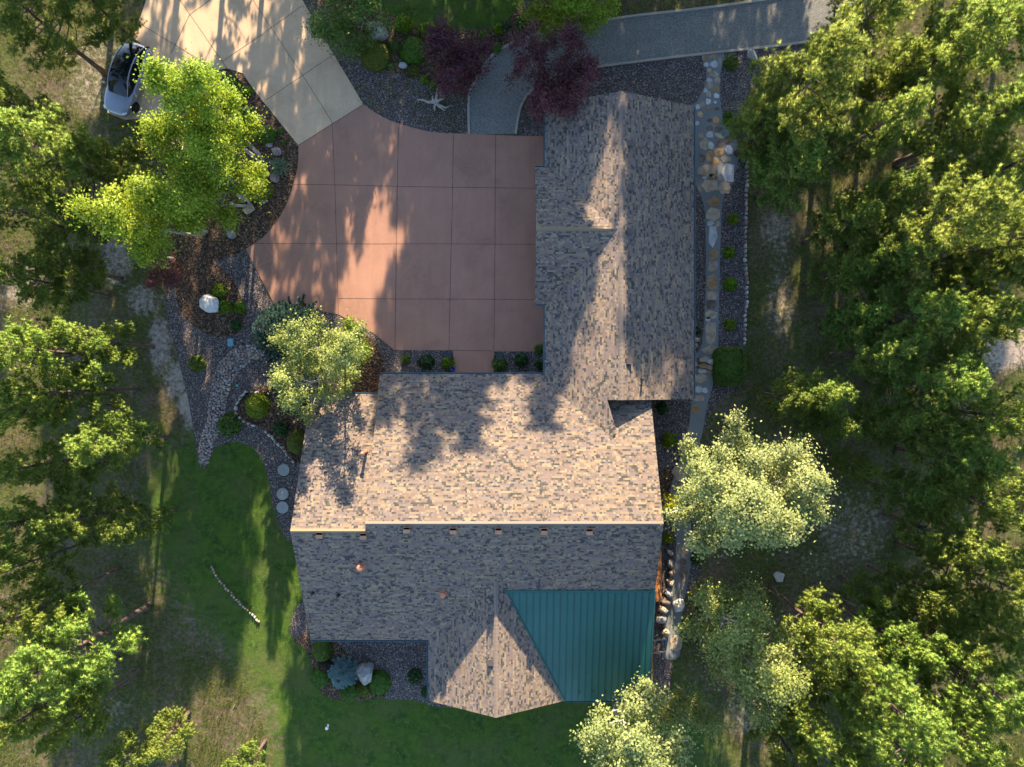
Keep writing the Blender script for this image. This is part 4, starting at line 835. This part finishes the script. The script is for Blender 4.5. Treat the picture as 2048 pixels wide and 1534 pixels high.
def leafy_proto(name, seed, h, rad, stems, leafmat, barkmat, nleaf=14000, size=.075, cb=.30, vase=.35, clump=.34, nl=15, up=.5, thin=1.0, subn=(5, 9)):
    r = np.random.default_rng(seed); b = MB(); C = []
    for s_ in range(stems):
        az0 = s_ * 6.283 / stems + r.normal() * .4; ln = vase * (1 if stems > 1 else .15)
        tk = wander(Vector((math.cos(az0) * .12 * (stems > 1), math.sin(az0) * .12 * (stems > 1), -.2)), Vector((math.cos(az0) * ln, math.sin(az0) * ln, 1)), h * r.uniform(.86, 1.0), 8, r, .3, .3)
        b.tube(tk, [(.10 * (1 - .88 * k / 8) + .008) * h / 10 * thin for k in range(9)], 7)
        for i in range(nl):
            u = (i + r.uniform(0, 1)) / nl; t = cb + (1 - cb) * u * .98; s = t * 8; k = min(int(s), 7); p = tk[k].lerp(tk[k+1], s - k); az = i * 2.39996 + r.normal() * .5
            L = rad * (min(1, (u + .35) / .6)) * (1 - u ** 2 * .75) * r.uniform(.6, 1.1) * (.75 if stems > 1 else 1); el = .25 + .6 * u + r.normal() * .18
            lp = wander(p, Vector((math.cos(az) * math.cos(el), math.sin(az) * math.cos(el), math.sin(el))), L, 5, r, .6, up); b.tube(lp, [(.030 - .0045 * j) * L / 2 * thin + .005 for j in range(6)], 5, cap=False)
            for j in range(int(r.integers(*subn))):
                f = r.uniform(.35, 1); s2 = f * 5; k2 = min(int(s2), 4); q0 = lp[k2].lerp(lp[k2+1], s2 - k2); q = wander(q0, Vector(r.normal(size=3)) * .7 + (lp[k2+1] - lp[k2]).normalized(), r.uniform(.3, .9) * min(1, L / 1.6 + .2), 3, r, .5, .3)
                b.tube(q, [.010, .008, .006, .004], 3, cap=False); C += [q[-1], q[2], q[1].lerp(q[2], .5)]
            C.append(lp[-1])
    C = np.array([c[:] for c in C]); k = r.integers(0, len(C), nleaf); wgt = np.abs(r.normal(size=(len(C), 1))) * .5 + .6
    X = C[k] + r.normal(size=(nleaf, 3)) * clump * wgt[k] * np.array([.62, .62, .48]); N = r.normal(size=(nleaf, 3)) + np.array([0, 0, .7]) + (X - X.mean(0)) * .12
    V, Fc = cards(X, N, np.full(nleaf, size), r, .75)
    G = X - C[k]; G /= np.linalg.norm(G, axis=1, keepdims=True) + 1e-9; N /= np.linalg.norm(N, axis=1, keepdims=True); N *= np.where(N[:, 2:3] < 0, -1.0, 1.0); Nn = np.repeat(N * .75 + G * .6, 4, 0); tint = r.uniform(0, 1, len(C))[k]
    o = bpy.data.objects.new(name, None); COL.objects.link(o); b.build('trunk', M[barkmat], o, True, False); c_ = mesh_obj('crown', V, Fc, M[leafmat], o, smooth=True, world=False); dress(c_, Nn, np.repeat(tint, 4)); return o, h
def plant(proto, used, x, y, h, wide, label, cat, group, rz):
    o, h0 = proto
    o = copy_tree(o) if used else o
    s = h / h0; o.location = (x, y, 0); o.scale = (s * wide, s * wide, s); o.rotation_euler = (0, 0, rz); return tag(o, label, cat, group)
PINES = [pine_proto(11, 13, 3.5, .24, 54), pine_proto(12, 13, 3.9, .27, 52), pine_proto(13, 13, 3.1, .20, 56), pine_proto(14, 13, 3.6, .34, 46), pine_proto(15, 13, 4.2, .28, 52), pine_proto(16, 13, 2.9, .18, 56)]
PU = [False] * 6
PG = 'ponderosa pines round the house'
def pine(px, py, h, rpx, v, label, rz=None, zf=.66):
    zc = h * zf; x, y = P(px, py, zc); base_r = [3.5, 3.9, 3.1, 3.6, 4.2, 2.9][v] * h / 13 * 1.02; want = rpx * (H - zc) / F
    plant(PINES[v], PU[v], x, y, h, want / base_r, label, 'pine tree', PG, rz if rz is not None else (px * 1.7 + py * .9) % 6.28); PU[v] = True
PT = [
 (1625,165,14.5,150,1,'tall sunlit pine leaning over the path bend and lane kerb'), (1765,235,12.5,95,2,'smaller sunlit pine beyond the tall one at the path bend'), (1540,240,8.5,85,5,'shaded young pine overhanging the edging stones and wide path bend'),
 (1600,330,10,90,0,'dark shaded pine just below the tall sunlit pine'),(1720,60,13,110,3,'pine beside the gravel lane with yellowish lit top'),(1890,110,13,135,4,'broad half-shaded pine beyond the lane in the corner'),(2010,40,13,100,0,'lit pine cropped by the picture corner near the lane'),(1960,230,12,120,2,'dim pine below the broad half-shaded one near the lane'),
 (2040,330,12,90,5,'dim pine cut by the picture edge above the broad bright pine'),(1880,450,15,150,4,'broad bright pine above the shaded forest slope'),(2020,480,14,120,1,'bright pine at the picture edge touching the broad bright pine'),(1780,520,10,85,5,'dark pine under the broad bright pine'),
 (1830,640,11,110,0,'deep green shaded pine in the middle of the forest'),(1730,640,8,65,2,'small shaded pine near the stripe of sunlit ground'),(1960,640,12,95,3,'half-lit pine beside the bare patch at the picture edge'),(1880,760,11,110,1,'dark pine below the deep green shaded one'),
 (1650,800,8.5,75,5,'short pine just above the pale silvery tree'),(1672,860,7,55,2,'yellow-lit young pine behind the pale silvery tree'),(1590,790,7,60,0,'low dark pine between hedge and pale silvery tree'),(2005,830,13,100,4,'bright pine at the picture edge below the bare patch'),(1790,850,8,70,5,'small dim pine above the brown clearing'),(1930,920,10,100,3,'dim pine between the brown clearing and the bright edge pines'),
 (2010,1010,14,100,0,'yellow-green pine at the picture edge beside the clearing'),(1930,1080,11.5,90,2,'half-shaded pine at the far rim of the brown clearing'),(2000,1170,14,110,1,'lit pine at the edge below the clearing'),
 (1660,1270,12.5,95,3,'bright pine nearest the shaded lower aspen'),(1800,1290,10,70,5,'slim bright pine standing free below the clearing'),(1765,1400,14.5,145,4,'widest bright pine in the lower forest'),(1610,1420,11.5,90,2,'bright pine between the lower aspen and the widest pine'),(1900,1290,11,80,0,'half-lit pine between the slim pine and the edge pines'),
 (1960,1360,14,125,1,'bright pine cropped at the lower edge corner'),(1830,1510,13,100,5,'pine rising over the bottom edge below the widest pine'),(1600,1525,12,85,0,'pine cropped at the bottom near the leafy tree'),(1690,1525,13,80,3,'pine cropped at the bottom between two other crowns'),(1980,1510,13.5,110,2,'pine filling the bottom corner of the forest'),
 (50,25,11,105,0,'dim pine in the corner above the silver car'),(160,-15,9,75,5,'shaded small pine beside the driveway top'),(90,300,12,125,1,'wide dim pine across from the silver car'),(190,300,9,75,2,'thin dim pine between car and bright aspen'),(30,420,12,95,3,'dim pine at the picture edge level with the island bed'),(120,525,9,65,5,'small shaded pine above the bare earth strip'),(15,200,12,80,4,'dim pine cut by the edge opposite the car'),
 (55,700,14,115,4,'bright pine at the edge above the meadow'),(180,680,10,60,2,'small half-lit pine beside the bright edge pine'),(35,820,13,75,3,'bright pine directly below the bright edge pine'),(205,890,10.5,85,0,'free-standing sunlit pine near the meadow path of light'),(15,1050,13.5,75,1,'lit pine at the edge above the brown forest floor'),(140,1050,9.5,85,5,'shaded pine between lit edge pine and lawn'),(262,1050,8,55,2,'young lit pine nearest the lawn'),(25,1140,13.5,60,0,'yellow-green pine clump low at the edge'),
 (120,1320,13,150,4,'wide sunlit pine with bare limbs beside a thick trunk'),(45,1450,13,90,2,'sunlit pine in the lower corner'),(325,1478,5,60,5,'small half-lit pine at the bottom by the streaked grass'),(490,1540,5,62,3,'pine top poking over the bottom edge by the lawn'),(240,1530,7,60,0,'dim pine at the bottom between two sunlit ones'),(225,440,6,40,5,'scrubby young pine beside the strip of bare earth'),
 (1700,440,9,75,1,'shaded pine directly below the tall pine of the path bend'),(1790,390,10,80,0,'dark pine between the tall pine and the broad bright pine'),(1690,540,8,70,4,'shaded pine above the stripe of sunlit ground'),(1770,700,9.5,90,3,'dim pine beside the deep green shaded pine'),(1960,540,11,90,0,'half-lit pine just under the bright edge pine'),
 (1860,860,9,80,4,'dark pine rimming the top of the brown clearing'),(1720,930,6,45,5,'low dim pine standing in the brown clearing'),(1830,990,7.5,65,0,'low shaded pine on the far side of the clearing'),(1850,1190,9,75,1,'half-shaded pine below the brown clearing'),(1750,1190,6,45,2,'small dim pine between clearing and slim bright pine'),
 (1690,1350,12,85,1,'bright pine between the nearest pine and the widest pine'),(1880,1430,13,100,0,'bright pine beside the widest pine'),(1990,1260,12.5,90,5,'bright edge pine above the cropped corner pine'),(1780,150,10,80,4,'pine between the tall pine and the broad half-shaded one'),(2030,640,10,60,2,'dim pine at the very edge by the bare patch'),
 (75,560,10,75,1,'shaded pine above the bright edge pine'),(110,780,12,80,0,'lit pine filling between the bright edge pines'),(70,930,11,80,2,'half-lit pine behind the free-standing sunlit pine'),(60,1220,12,85,4,'lit pine above the wide sunlit pine'),(150,1440,10,70,3,'half-lit pine below the wide sunlit pine'),(150,430,8,65,0,'dim pine above the small shaded pine'),
]
for q in PT: pine(*q)
# pines that stand just outside, uphill towards the sun, and throw their shade over the drive
r = np.random.default_rng(3)
SH_T = [(-33,27,14,3),(-25,33,15.5,4),(-21,31,15,1),(-18,34,14,2),(-15.6,31,12.5,0),(-11.0,31,10.5,5),(-11.5,36,12.5,2),(-9.6,32,10.0,5),(-3.0,30.5,12.0,5),(-3.7,34,17.2,5),(-8.3,31,8.0,2),(-6.0,30,6.9,0),(-9.2,41,11.2,1),(-6.6,42,10.3,3),(-20.8,43,13.2,4),(-13.3,33,6.5,5),(-1.9,33,18.6,5),(0.6,32,18.0,2),(-0.5,37,18.5,0),
        (4.9,32.5,17.3,5),(4.6,29,13,5),(3.0,36,15,2),(9.6,36,16.5,5),(10.2,31,15.4,2),(13.0,33,15.8,4),(11.5,37,16.5,1),(16.2,32,15.5,3),(19.5,36,15.5,0),(23.5,31,14.5,1),(28,29,14.5,0),(32,33,15,4),
        (-12.6,44,13.0,5),(-1.5,46,16.5,3),(2.5,44,16,1),(9.5,43,16,0),(14.5,41,17,2),(18,45,17,5),(6.8,46,18.4,5),(1.6,40,17.0,4),(5.2,41,17.3,2),(12.5,50,17,3),(-37,14,14,2),(-38,3,14,0),(-37,-14,13,3),(37,20,13,1),(38,8,13,0)]
for i, (x, y, h, v) in enumerate(SH_T):
    plant(PINES[v], True, x, y, h, .8 if h < 8 else 1.15 if h > 17 else 1.0, 'tall pine standing just beyond the edge of the view', 'pine tree', 'pines outside the picture', i * 1.1)
# broadleaf trees
def leafy(px, py, zf, proto, h, label, cat, wide=1.0, rz=0.0):
    x, y = P(px, py, h * zf); o, h0 = proto; s = h / h0; o.location = (x, y, 0); o.scale = (s * wide, s * wide, s); o.rotation_euler = (0, 0, rz); tag(o, label, cat); return o
leafy(412,222,.66,leafy_proto('aspen_tree',21,12,2.6,2,'birchleaf','whitebark',26000,.066,vase=.10,clump=.40),12,'bright yellow-green aspen over the tail of the silver car','aspen')
leafy(290,405,.62,leafy_proto('aspen_tree',22,11.5,3.0,2,'birchleaf','whitebark',24000,.066,vase=.22,clump=.40),11.5,'bright aspen reaching over the bare earth below the car','aspen',1.0,.6)
leafy(412,350,.60,leafy_proto('aspen_tree',23,9.8,3.9,3,'birchleaf','whitebark',30000,.064,vase=.25,clump=.44),9.8,'shaded aspen over the middle of the island bed','aspen')
leafy(640,735,.68,leafy_proto('aspen_tree',24,9.6,3.5,3,'aspen','whitebark',23000,.058,cb=.36,vase=.22,nl=12,clump=.30),9.6,'airy aspen with white stems overhanging the house eave','aspen')
leafy(1494,984,.66,leafy_proto('silver_tree',25,13.4,5.6,3,'willow','whitebark',72000,.064,cb=.30,vase=.13,nl=18,clump=.36),13,'large pale silvery tree beside the house gable end','tree',1.12)
leafy(1480,1290,.64,leafy_proto('aspen_tree',26,11,4.0,3,'aspen','whitebark',26000,.062,cb=.3,vase=.16,nl=16,clump=.36),11,'grey-green aspen below the silvery tree with white limbs showing','aspen',1.15)
leafy(1265,1512,.64,leafy_proto('silver_tree',27,10.5,4.0,3,'willow','whitebark',34000,.064,cb=.3,vase=.2,nl=16,clump=.32),10.5,'pale leafy tree at the bottom beside the green metal roof','tree',1.3)
leafy(1368,1405,.6,leafy_proto('aspen_tree',28,5,1.4,2,'aspen','greybark',4500,.062,vase=.3),5,'small shaded aspen at the corner of the green metal roof','aspen')
leafy(1372,1000,.6,leafy_proto('aspen_tree',29,4,1.1,2,'sh_yellow','greybark',1800,.065,vase=.35,nl=8),4,'thin yellowish sapling leaning over the lower path','sapling')
leafy(693,48,.55,leafy_proto('shrub_tree',30,4.5,2.2,3,'sh_mid','greybark',8500,.065,vase=.5,cb=.15),4.5,'loose green shrub tree beside the driveway gravel','tree')
leafy(1085,-8,.6,leafy_proto('aspen_tree',31,7,2.0,2,'birchleaf','greybark',7500,.07,vase=.3,cb=.2),7,'yellow-green leafy tree beyond the lane kerb at the top','tree')
leafy(1190,-12,.6,leafy_proto('aspen_tree',32,7,1.9,2,'birchleaf','greybark',7000,.07,vase=.3,cb=.2),7,'leafy tree beyond the lane, second along the kerb','tree')
leafy(702,690,.5,leafy_proto('shrub_tree',36,2.6,1.2,3,'sh_lime','greybark',4200,.06,vase=.5,cb=.15),2.6,'bright green bush under the airy aspen by the house','shrub')
leafy(908,128,.5,leafy_proto('plum_tree',33,4.2,2.0,4,'purple','greybark',13000,.055,cb=.12,vase=.5,nl=12,clump=.30,subn=(6,10)),4.2,'dark purple plum tree by the curved kerb and driftwood','plum tree')
leafy(1095,165,.5,leafy_proto('plum_tree',34,6.0,2.7,5,'purple','greybark',21000,.058,cb=.15,vase=.45,nl=13,clump=.32,subn=(6,10)),6.0,'large purple plum tree overhanging the lane and garage roof','plum tree')
leafy(328,548,.5,leafy_proto('plum_tree',35,2.4,1.25,3,'purple','greybark',3600,.05,cb=.12,vase=.5,nl=9,clump=.22),2.4,'small purple plum bush at the edge of the oval bed','plum tree')
# spruces
def spruce(px, py, h, rad, m, seed, label, nlev=17, K=12, ln=.13, wd=.03, zf=.5, cat='spruce'):
    r = np.random.default_rng(seed); b = MB(); b.tube([(0, 0, -.1), (0, 0, h * .5), (0, 0, h)], [.045 * h / 3 + .02, .03 * h / 3 + .01, .006], 7); T = []; A = []
    for i in range(nlev):
        u = i / nlev; z = h * (.06 + .92 * u); nb = int(9 + 7 * (1 - u))
        for j in range(nb):
            a = j * 6.283 / nb + i * .7 + r.normal() * .15; L = rad * (1 - u) ** .85 * r.uniform(.78, 1.1) + .06; d = Vector((math.cos(a), math.sin(a), -.12 + .45 * u)); lp = wander(Vector((0, 0, z)), d, L, 4, r, .2, .35)
            b.tube(lp, [.016, .013, .010, .007, .004], 3, cap=False); n = max(2, int(L * 9))
            for k in range(n):
                f = .25 + .75 * (k + 1) / n; s = f * 4; q = min(int(s), 3); p = lp[q].lerp(lp[q+1], s - q); ax = (lp[q+1] - lp[q]).normalized(); sd = ax.cross(Vector((0, 0, 1))).normalized()
                for sg in (-1, 0, 1): T.append(p + sd * sg * r.uniform(.06, .22) * (1.2 - f) * min(1, L) + ax * .05); A.append(ax + sd * sg * .8 + Vector((0, 0, .25)))
    V, Fc = tufts(np.array([p[:] for p in T]), np.array([p[:] for p in A]), r, K, ln, wd, 1.1); x, y = P(px, py, h * zf); o = empty('spruce_tree', (x, y, 0), label, cat)
    b.build('trunk', M['pinebark'], o, True, False); mesh_obj('crown', V, Fc, M[m], o, world=False); return o
spruce(560,662,7.2,2.3,'spruce',41,'blue-green spruce between courtyard and cobble creek, tip in sun',26)
spruce(683,1352,1.7,.92,'bluespruce',42,'ice-blue dwarf spruce beside the pointed grey boulder',11,14,.10,.028)
# bare fallen logs on the forest floor
for i, (ax_, ay, bx, by, rd, l) in enumerate([(1800,345,1910,300,.16,'dark fallen log in shade beyond the tall pine'),(1622,1168,1705,1212,.09,'grey fallen branch by the round stone disc')]):
    x0, y0 = P(ax_, ay); x1, y1 = P(bx, by); b = MB(); b.tube(wander(Vector((x0, y0, rd)), Vector((x1 - x0, y1 - y0, 0)), math.hypot(x1 - x0, y1 - y0), 6, np.random.default_rng(i), .15), [rd, rd, rd * .9, rd * .8, rd * .7, rd * .6, rd * .4], 8); tag(b.build('fallen_log', M['pinebark'], smooth=True), l, 'log')
# ------------------------------------------------------------------ wild grass over the meadow and forest floor
r = np.random.default_rng(77); n = 260000
X = r.uniform(-36, 36, n); Y = r.uniform(-27, 27, n); s, l = masks(X, Y)
nz = np.array([mnoise.noise(Vector((x * .35, y * .35, 3.0))) + .6 * mnoise.noise(Vector((x * 1.6, y * 1.6, 9.0))) for x, y in zip(X, Y)])
ok = (l < .35) & (s < .33) & (nz > -.12)
BEDS = (TAN, RED, PATH, PATH2, [P(*p) for p in top + bot], [P(*p) for p in [(600,-80),(607,0),(727,209),(800,250),(940,270),(1160,270),(1160,130),(1600,85),(1600,150),(1500,200),(1496,285),(1496,690),(1495,800),(1420,860),(1410,1150),(1380,1160),(1345,1410),(640,1410),(600,1330),(575,1270),(600,1200),(380,930),(335,640),(300,520),(325,420),(330,300),(395,160),(480,0),(1140,-60)]])
for poly in BEDS: ok &= ~inside(poly, X, Y)
X, Y, nz = X[ok], Y[ok], nz[ok]; n = len(X); print('grass', n)
th = 2.2 + r.normal(size=n) * .9; el = r.uniform(.45, 1.35, n); L = r.uniform(.14, .34, n) * (1 + .6 * np.clip(nz, 0, 1)); D = np.stack([np.cos(th) * np.cos(el), np.sin(th) * np.cos(el), np.sin(el)], 1) * L[:, None]; W = np.stack([-np.sin(th), np.cos(th), 0 * th], 1) * .016
C = np.stack([X, Y, np.zeros(n)], 1); V = np.stack([C - W, C + W, C + D], 1).reshape(-1, 3)
tag(mesh_obj('meadow_grass', V, np.arange(len(V)).reshape(-1, 3), M['grass']), 'wild grass over the meadow and forest floor', kind='stuff')
# dead needles, twigs and cones strewn under the trees
r = np.random.default_rng(78); n = 90000; X = r.uniform(-36, 36, n); Y = r.uniform(-27, 27, n); s, l = masks(X, Y); ok = (l < .2)
for poly in BEDS: ok &= ~inside(poly, X, Y)
X, Y = X[ok], Y[ok]; n = len(X); a = r.uniform(0, 6.28, n); L = r.gamma(2.0, .05, n) + .03; D = np.stack([np.cos(a), np.sin(a), r.uniform(-.05, .25, n)], 1) * L[:, None]; W = np.stack([-np.sin(a), np.cos(a), 0 * a], 1) * r.uniform(.006, .02, n)[:, None]; C = np.stack([X, Y, np.full(n, .02)], 1)
V = np.stack([C - W, C + W, C + D + W * .5, C + D - W * .5], 1).reshape(-1, 3); tag(mesh_obj('litter', V, np.arange(len(V)).reshape(-1, 4), M['litter']), 'dead needles and twigs strewn over the forest floor', kind='stuff')
# ------------------------------------------------------------------ the silver car
def car_paint():
    m, nt, b = mat('silver_paint', 0.32, 0.5); b.inputs['Base Color'].default_value = (0.24, 0.27, 0.32, 1); b.inputs['Metallic'].default_value = 0.45
    b.inputs['Coat Weight'].default_value = 0.6; b.inputs['Coat Roughness'].default_value = 0.05; p = node(nt, 'ShaderNodeTexCoord').outputs['Object']
    nt.links.new(ramp(nt, noise(nt, 3.0, 4, 0.6, p), [(0.3, 0.28), (0.7, 0.40)]), b.inputs['Roughness']); return m
M['silver'] = car_paint(); M['carglass'] = simple('black_car_glass', (0.006, 0.008, 0.010), 0.04, 0.6, 0, 0.05); M['rubber'] = simple('tyre_rubber', (0.012, 0.012, 0.012), 0.85, 0.2, 0, 0.2)
M['alloy'] = simple('dark_alloy', (0.06, 0.06, 0.065), 0.35, 0.5, 0.6, 0.1); M['lampglass'] = simple('lamp_glass', (0.55, 0.57, 0.6), 0.1, 0.6); M['redlamp'] = simple('red_lamp', (0.25, 0.01, 0.01), 0.15, 0.6)
cx, cy = P(254, 158, 0.7)
car = empty('car', (cx, cy, 0.04), 'silver car with black glass roof parked on the concrete spur under the bright aspen', 'car', None, math.atan2(-0.94, -0.34))
def loft(name, rings, m, closed=True, sub=2, cap=True):
    n = len(rings[0]); V = [p for q in rings for p in q]; Fc = []
    for i in range(len(rings) - 1):
        for j in range(n if closed else n - 1): l = (j + 1) % n; Fc.append([i*n+j, i*n+l, (i+1)*n+l, (i+1)*n+j])
    if cap: Fc.append([j for j in range(n)][::-1]); Fc.append([(len(rings)-1)*n + j for j in range(n)])
    o = mesh_obj(name, V, Fc, m, car, None, True, False)
    if sub: md = o.modifiers.new('smooth', 'SUBSURF'); md.levels = sub; md.render_levels = sub
    return o
ST = [(-2.36,.48,.42,.74),(-2.26,.74,.30,.93),(-1.95,.90,.22,1.03),(-1.4,.945,.20,1.05),(-.6,.95,.19,1.03),(.3,.95,.19,1.01),(1.0,.94,.20,.99),(1.5,.925,.22,.93),(1.95,.85,.24,.84),(2.22,.70,.30,.74),(2.36,.42,.40,.62)]
R = []
for x, w_, zb, zt in ST: q = [(w_*.85, zb), (w_, zb + .16), (w_*1.0, zb + (zt-zb)*.60), (w_*.965, zt - .06), (w_*.80, zt), (0, zt + .025)]; R.append([(x, 0, zb)] + [(x, a, z) for a, z in q] + [(x, -a, z) for a, z in q[-2::-1]])
loft('body', R, M['silver'])
G = [(1.18,.70,.62,.93,.955),(.80,.84,.66,1.0,1.20),(.30,.87,.62,1.02,1.50),(-.35,.88,.60,1.03,1.585),(-1.0,.87,.58,1.04,1.545),(-1.6,.83,.55,1.05,1.38),(-2.12,.72,.60,1.02,1.08)]
loft('glass_roof', [[(x, -wt, zt - .01), (x, -wt*.6, zt + .03), (x, 0, zt + .042), (x, wt*.6, zt + .03), (x, wt, zt - .01)] for x, wb, wt, zb, zt in G], M['carglass'], False, 2, False)
for sg in (1, -1):
    loft('side_window', [[(x, sg*wb, zb - .02), (x, sg*(wb*.45+wt*.55), zb + (zt-zb)*.6), (x, sg*wt, zt - .012)] for x, wb, wt, zb, zt in G], M['carglass'], False, 2, False)
    b = MB(); b.tube([(x, sg*(wt + .012), zt - .002) for x, wb, wt, zb, zt in G], [.02, .035, .04, .042, .042, .042, .03], 8); o = b.build('roof_rail', M['silver'], car, True, False); md = o.modifiers.new('smooth', 'SUBSURF'); md.levels = 2; md.render_levels = 2
    b = MB(); b.box((.78, sg*1.03, 1.03), (.14, .20, .13)); o = b.build('mirror', M['silver'], car, True, False); md = o.modifiers.new('round', 'BEVEL'); md.width = .04; md.segments = 3
    b = MB(); b.box((2.10, sg*.66, .72), (.26, .20, .07), sg*-.55); o = b.build('headlight', M['lampglass'], car, False, False); md = o.modifiers.new('round', 'BEVEL'); md.width = .025; md.segments = 2
    b = MB(); b.box((-2.25, sg*.66, .88), (.12, .34, .08), sg*.4); o = b.build('tail_light', M['redlamp'], car, False, False); md = o.modifiers.new('round', 'BEVEL'); md.width = .02; md.segments = 2
    for wx in (1.45, -1.42):
        t = bpy.data.objects.new('wheel', None); COL.objects.link(t); t.parent = car; t.location = (wx, sg*.86, .35); t.rotation_euler = (sg*-math.pi/2, 0, 0)
        b = MB(); b.lathe([(.22, -.11), (.33, -.11), (.355, -.07), (.355, .07), (.33, .115), (.235, .11), (.225, .08)], (0, 0, 0), 28); b.build('tyre', M['rubber'], t, True, False)
        b = MB(); b.lathe([(.235, .06), (.235, .10), (.215, .10), (.205, .07), (.001, .07)], (0, 0, 0), 28)
        for k in range(5): a = k * 1.2566; b.box((math.cos(a)*.11, math.sin(a)*.11, .095), (.2, .05, .03), a)
        b.build('rim', M['alloy'], t, False, False)
